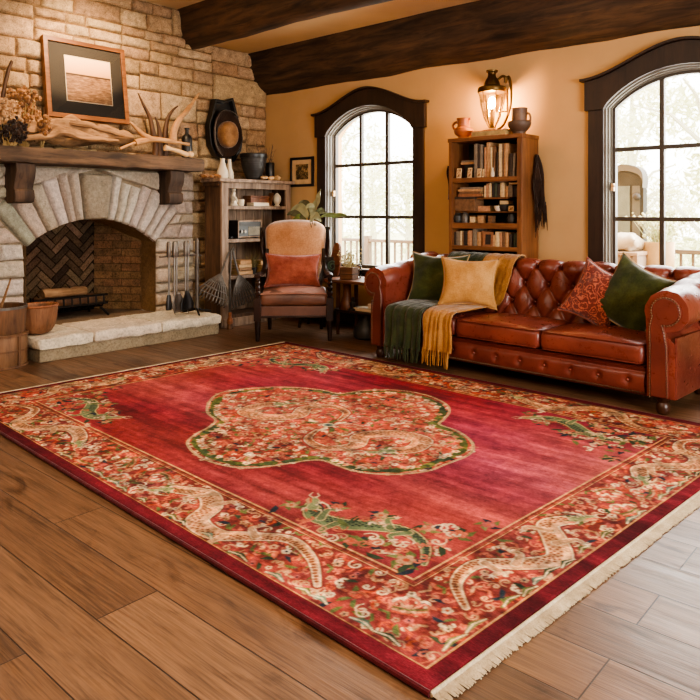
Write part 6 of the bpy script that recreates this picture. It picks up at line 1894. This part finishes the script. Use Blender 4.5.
me = bpy.data.meshes.new('pile')
me.vertices.add(len(co_)); me.vertices.foreach_set('co', co_.astype(np.float32).ravel())
me.loops.add(len(fa)*4); me.loops.foreach_set('vertex_index', fa.astype(np.int32).ravel())
me.polygons.add(len(fa)); me.polygons.foreach_set('loop_start', (np.arange(len(fa))*4).astype(np.int32)); me.polygons.foreach_set('loop_total', np.full(len(fa),4,np.int32))
me.update(); me.validate()
at_ = me.color_attributes.new('Col','FLOAT_COLOR','POINT')
at_.data.foreach_set('color', np.concatenate([LinC.reshape(-1,3), np.ones((len(co_),1))],axis=1).astype(np.float32).ravel())
me.polygons.foreach_set('use_smooth', [True]*len(me.polygons))
t = NT('knotted_wool'); a_ = t.n('ShaderNodeAttribute', attribute_name='Col'); v = t.coord('Object', (1,1,1), (0,0,-R(2)))
def sc3(s):
    mpn = t.n('ShaderNodeMapping'); mpn.inputs['Scale'].default_value = s; t.l(v, mpn.inputs[0]); return mpn.outputs[0]
n1 = t.noise(sc3((90,260,50)), 1, 3, .6); n2 = t.noise(sc3((8,60,8)), 1, 4, .6)
c = t.mix(a_.outputs[0], t.ramp(n1.outputs[0], [(.3,(.66,.66,.66)),(.7,(1.25,1.25,1.25))]), 1, 'MULTIPLY')
c = t.mix(c, t.ramp(n2.outputs[0], [(.3,(.8,.8,.8)),(.7,(1.14,1.14,1.14))]), 1, 'MULTIPLY')
nm = t.bump(n1.outputs[0], .5, .003); nm = t.bump(n2.outputs[0], .2, .003, nm)
rugmat = t.fin(c, .95, nm, spec=.1)
me.materials.append(rugmat)
po = bpy.data.objects.new('pile', me); COL.objects.link(po); po.parent = rug
M['binding'] = m_fabric('maroon_binding', (62,20,26), (90,30,36), 40, .1, .5)
for tt in (0, RWd):
    mb = MB(); pts = [rugp(RLn*i/60, tt, .0085) for i in range(61)]; mb.tube(pts, .0085, 8); mb.build('side_binding', M['binding'], rug)
M['fringe'] = m_fabric('cream_fringe', (172,154,126), (208,192,164), 60, .1, .5)
for side in (0, 1):
    mb = MB(); r = random.Random(side+3); t_ = .004
    sgn = -1 if side == 0 else 1; s0 = 0 if side == 0 else RLn
    mb.tube([rugp(s0+sgn*.003, RWd*i/60, .009) for i in range(61)], .007, 6)
    while t_ < RWd:
        l = r.uniform(.042,.05); j = r.uniform(-.004,.004)
        mb.tube([rugp(s0, t_, .009), rugp(s0+sgn*l*.5, t_+j*.4, .007), rugp(s0+sgn*l, t_+j, .0035)], [.0034,.0034,.0026], 4)
        t_ += .0052
    mb.build('fringe', M['fringe'], rug)
# ================================================================ outside the windows
GZ = -.6
mb = MB(); mb.span((-40,BY+.25+2.2,GZ-.1),(25,45,GZ)); t = NT('pale_lawn'); v = t.coord('Object'); n1 = t.noise(v,.6,6,.7)
t.fin(t.ramp(n1.outputs[0], [(.3,lin((200,198,150))),(.7,lin((230,226,186)))]), .95)
struct(mb.build('ground', t.m, smooth=0))
mb = MB()
for k in range(15): mb.span((-11,BY+.27+k*.14,-.06),(3,BY+.27+k*.14+.132,-.02))
struct(mb.build('terrace_floor', m_wood('weathered_deck', (120,100,80), (170,150,128), 'x', 1, .8, 10, .3), smooth=0))
rl = thing('terrace_railing', 'brown wooden railing with thin balusters along the terrace outside both windows', 'railing', (-3.8, 6.85, -.02))
M['rail'] = m_plain('railing_brown', (150,132,112), .7)
for (x0, x1) in ((-8.2,3.0),):
    mb = MB(); mb.span((x0+3.8,-.03,.82),(x1+3.8,.03,.86)); mb.build('top_rail', M['rail'], rl, smooth=0, bevel=.004)
    mb = MB(); mb.span((x0+3.8,-.02,.10),(x1+3.8,.02,.13)); mb.build('bottom_rail', M['rail'], rl, smooth=0, bevel=.004)
bal = None; x = -7.3
while x < .6:
    if x < -4.4 or x > -2.3:
        if bal is None:
            mb = MB(); mb.span((-.011,-.011,.0),(.011,.011,.70)); bal = mb.build('baluster', M['rail'], rl, smooth=0); b_ = bal
        else:
            b_ = bal.copy(); COL.objects.link(b_); b_.parent = rl
        b_.location = (x+3.8, 0, .125)
    x += .105
for x in (-7.4,-5.75,-4.3,-2.4,-.75,.7):
    mb = MB(); mb.span((x+3.8-.04,-.04,0),(x+3.8+.04,.04,.9)); mb.build('post', M['rail'], rl, smooth=0, bevel=.004)
M['leafout'] = []
M['palebark'] = m_plain('pale_bark', (206,200,178), .9)
for i, (a, b) in enumerate((((206,206,168),(240,236,206)),((190,194,150),(232,230,192)),((214,210,172),(244,240,214)))):
    t = NT('pale_foliage_%d' % i); v = t.coord('Object'); n1 = t.noise(v, 1.4, 4, .7)
    M['leafout'].append(t.fin(t.ramp(n1.outputs[0], [(.3,lin(a)),(.7,lin(b))]), .9))
def tree(label, px, Y, h, w, base, mi, seed, n=2600):
    X = WY(px, 211, Y).x; r = random.Random(seed)
    tr = thing('tree', label, 'tree', (X, Y, GZ), 0, 'trees beyond the terrace')
    mb = MB(); mb.tube([(0,0,0),(.05,0,h*.3),(-.05,.05,h*.6),(0,0,h*.85)], [.14,.1,.03], 8)
    for k in range(8):
        z = h*r.uniform(.25,.75); a = r.uniform(0,2*PI); mb.tube([(0,0,z),(w*.3*math.cos(a),w*.3*math.sin(a),z+h*.1),(w*.6*math.cos(a),w*.6*math.sin(a),z+h*.13)], [.04,.012], 6)
    mb.build('trunk', M['palebark'], tr)
    cl = [(V(r.gauss(0,.33)*w, r.gauss(0,.3)*w, h*(base+(1-base)*r.random()**.8)), r.uniform(.18,.38)*w) for k in range(26)]
    mb = MB()
    for k in range(n):
        c, rad = r.choice(cl); d = V(r.gauss(0,1),r.gauss(0,1),r.gauss(0,.8)); d = d.normalized()*rad*r.random()**.4
        p = c+d; s = r.uniform(.05,.11)*(h/6)**.5
        u = V(r.gauss(0,1),r.gauss(0,1),r.gauss(0,1)).normalized()*s; q = V(r.gauss(0,1),r.gauss(0,1),r.gauss(0,1)).normalized()*s*.6
        mb.add([p-u, p+q*.7, p+u, p-q*.7], [(0,1,2,3)])
    mb.build('foliage', M['leafout'][mi], tr, smooth=0)
tree('tall pale tree filling the left panes of the first window', 338, 13, 5.0, 1.5, .15, 0, 1)
tree('round pale tree standing behind the middle of the first window', 372, 16, 3.6, 1.5, .1, 2, 2)
tree('low bushy tree at the right panes of the first window', 408, 14, 3.0, 1.3, .1, 1, 3)
tree('feathery tree behind the outdoor cabinet in the second window', 632, 13, 4.6, 1.5, .15, 2, 4)
tree('large leafy tree filling the right panes of the second window', 708, 11, 5.2, 1.7, .12, 1, 5, 3600)
tree('small shrubby tree low behind the second window muntin', 670, 15, 2.4, 1.4, .05, 0, 6)
# outdoor cabinet with a curved top, seen in the second window
q0, q1 = WY(612,200,6.42), WY(643,200,6.42)
zt = WY(630,164,6.42).z
oc = thing('outdoor_cabinet', 'grey glazed garden cabinet with a curved white top outside the second window', 'cabinet', ((q0.x+q1.x)/2, 6.45, -.02))
wv = (q1.x-q0.x)/2; zt += .02
f_ = lambda a,b,d: V(a,d,b)
top = [(-wv,zt-.02),(-wv*.2,zt),(wv*.6,zt-.03),(wv*.92,zt-.08),(wv,zt-.16)]
top = catmull(top, 5)
mb = MB(); mb.prism([(-wv,0)]+[(a,b-.06) for a,b in top]+[(wv,0)], f_, -.02, .08); mb.build('body', m_plain('grey_garden_wood', (74,70,62), .7), oc, smooth=30)
mb = MB(); mb.strip([(a,b-.06) for a,b in top], [(a*1.03,b) for a,b in top], f_, -.04, .10); mb.build('curved_top', M['liner'], oc, smooth=30)
mb = MB(); mb.span((-wv*.8,-.026,.95),(wv*.15,-.018,zt-.2)); mb.build('glass_panel', m_plain('hazy_glass', (130,138,130), .15), oc, smooth=0)
mb = MB(); mb.span((wv*.32,-.03,.75),(wv*.8,-.018,zt-.2)); mb.build('door', m_plain('pale_door_panel', (112,108,98), .6), oc, smooth=0)
mb = MB(); mb.ball((wv*.62,-.04,zt-.30),.035); mb.build('handle', M['iron2'], oc)
# bench with white cushion
c0_, c1_ = WY(611,250,6.1), WY(646,250,6.1)
zb_ = WY(630,251,6.1).z
ob = thing('outdoor_bench', 'wooden planked bench outside the second window carrying a white cushion', 'bench', ((c0_.x+c1_.x)/2, 6.1, -.02))
wb_ = (c1_.x-c0_.x)/2; hb_o = zb_+.02
mb = MB()
for k in range(6):
    x0 = -wb_+2*wb_*k/6; mb.span((x0+.004,-.2,.05),(x0+2*wb_/6-.004,-.17,hb_o-.03))
mb.build('front_slat', m_wood('bench_wood', (150,120,92), (196,168,136), 'z', 1, .7, 8), ob, smooth=0, bevel=.003)
mb = MB(); mb.span((-wb_,-.21,hb_o-.03),(wb_,.16,hb_o)); mb.build('seat', m_wood('bench_seat_wood', (150,120,92), (196,168,136), 'x', 1, .7, 8), ob, smooth=0, bevel=.006)
for x in (-wb_+.04, wb_-.04):
    mb = MB(); mb.span((x-.03,-.16,0),(x+.03,.14,hb_o-.03)); mb.build('leg', M['rail'], ob, smooth=0)
oc2 = pillow('plump white cushion lying on the bench outside the second window', 'white_cer', (ob.location.x-.02, 6.08, zb_+.075), (R(80), 0, 0), 2*wb_*.95, .34, .16, 9)
qp = WY(657, 262, 6.2)
op = thing('outdoor_planter', 'round ochre planter of pale flowers outside the second window beside the bench', 'planter', (qp.x, 6.25, -.02))
hp = WY(652,242,6.2).z+.02
mb = MB(); mb.lathe([(0,0),(.09,0),(.12,hp*.5),(.125,hp),(.11,hp),(.1,.1),(0,.1)], 24); mb.build('pot', m_plain('ochre_pot', (186,150,100), .6), op)
mb = MB(); rr = random.Random(6)
for i in range(110):
    e = V(rr.gauss(0,.07), rr.gauss(0,.06), hp+rr.uniform(.04,.24)); mb.tube([V(e.x*.3,e.y*.3,hp-.02), e], [.003,.002], 4)
    for q in range(4): c = e+V(rr.gauss(0,.02),rr.gauss(0,.02),rr.gauss(0,.02)); mb.ball(c, rr.uniform(.008,.018), 3, 5)
mb.build('foliage', M['leafout'][1], op, smooth=0)
# ================================================================ camera, light, world
cam = bpy.data.cameras.new('camera'); co = bpy.data.objects.new('camera', cam); COL.objects.link(co)
co.location = (0, 0, CAM_H); co.rotation_euler = (R(90), 0, YAW)
cam.sensor_width = 36; cam.lens = FPX/700*36; cam.shift_y = -(350-HOR)/700; cam.clip_start = .02; cam.clip_end = 200
SC.camera = co

w = bpy.data.worlds.new('overcast_sky'); SC.world = w; w.use_nodes = True
nt = w.node_tree; nt.nodes.clear()
bg = nt.nodes.new('ShaderNodeBackground'); ow = nt.nodes.new('ShaderNodeOutputWorld')
bg.inputs[0].default_value = (1.0, .985, .93, 1); bg.inputs[1].default_value = 9.0
nt.links.new(bg.outputs[0], ow.inputs[0])

def lamp(name, kind, loc, energy, color, size=.1, target=None, **kw):
    d = bpy.data.lights.new(name, kind); d.energy = energy; d.color = color
    if kind == 'AREA': d.shape = 'RECTANGLE'; d.size = size[0]; d.size_y = size[1]
    elif kind == 'SUN': d.angle = size
    else: d.shadow_soft_size = size
    for k, v in kw.items(): setattr(d, k, v)
    o = bpy.data.objects.new(name, d); COL.objects.link(o); o.location = loc
    if target is not None: o.rotation_euler = (Vector(target)-Vector(loc)).to_track_quat('-Z','Y').to_euler()
    return o
WARM = (1, .70, .42); WARM2 = (1, .86, .70); DAY = (1, .97, .92)
# downlight over the mantel, then fill lamps added to brighten the room
lamp('mantel_downlight', 'SPOT', (-5.2, 3.0, 3.25), 270, WARM, .05, (-6.1, 3.2, 2.3), spot_size=R(95), spot_blend=.9)
lamp('room_fill', 'AREA', (-2.2, 1.2, 3.26), 70, WARM2, (2.6, 1.6), (-2.4, 1.6, 0))  # added area lamp for warm fill, no fixture there
lamp('point_fill', 'POINT', (-1.3, .2, 2.35), 85, WARM2, .35)  # added point lamp, brightens the ceiling and everything below
lamp('point_fill', 'POINT', (-3.6, .9, 2.5), 55, WARM2, .3)  # second added point lamp for fill, nearer the fireplace
# daylight through the openings
lamp('right_window_daylight', 'AREA', (2.5, 2.1, 1.5), 190, DAY, (2.6, 1.7), (-5.6, 3.4, .75))
for cx in WIN:
    lamp('window_daylight', 'AREA', (cx, BY+.5, 1.6), 85, DAY, (1.1, 1.7), (cx-.5, 3.2, .5))
SC.view_settings.view_transform = 'AgX'
try: SC.view_settings.look = 'AgX - Medium High Contrast'
except Exception: pass
SC.view_settings.exposure = 0.0
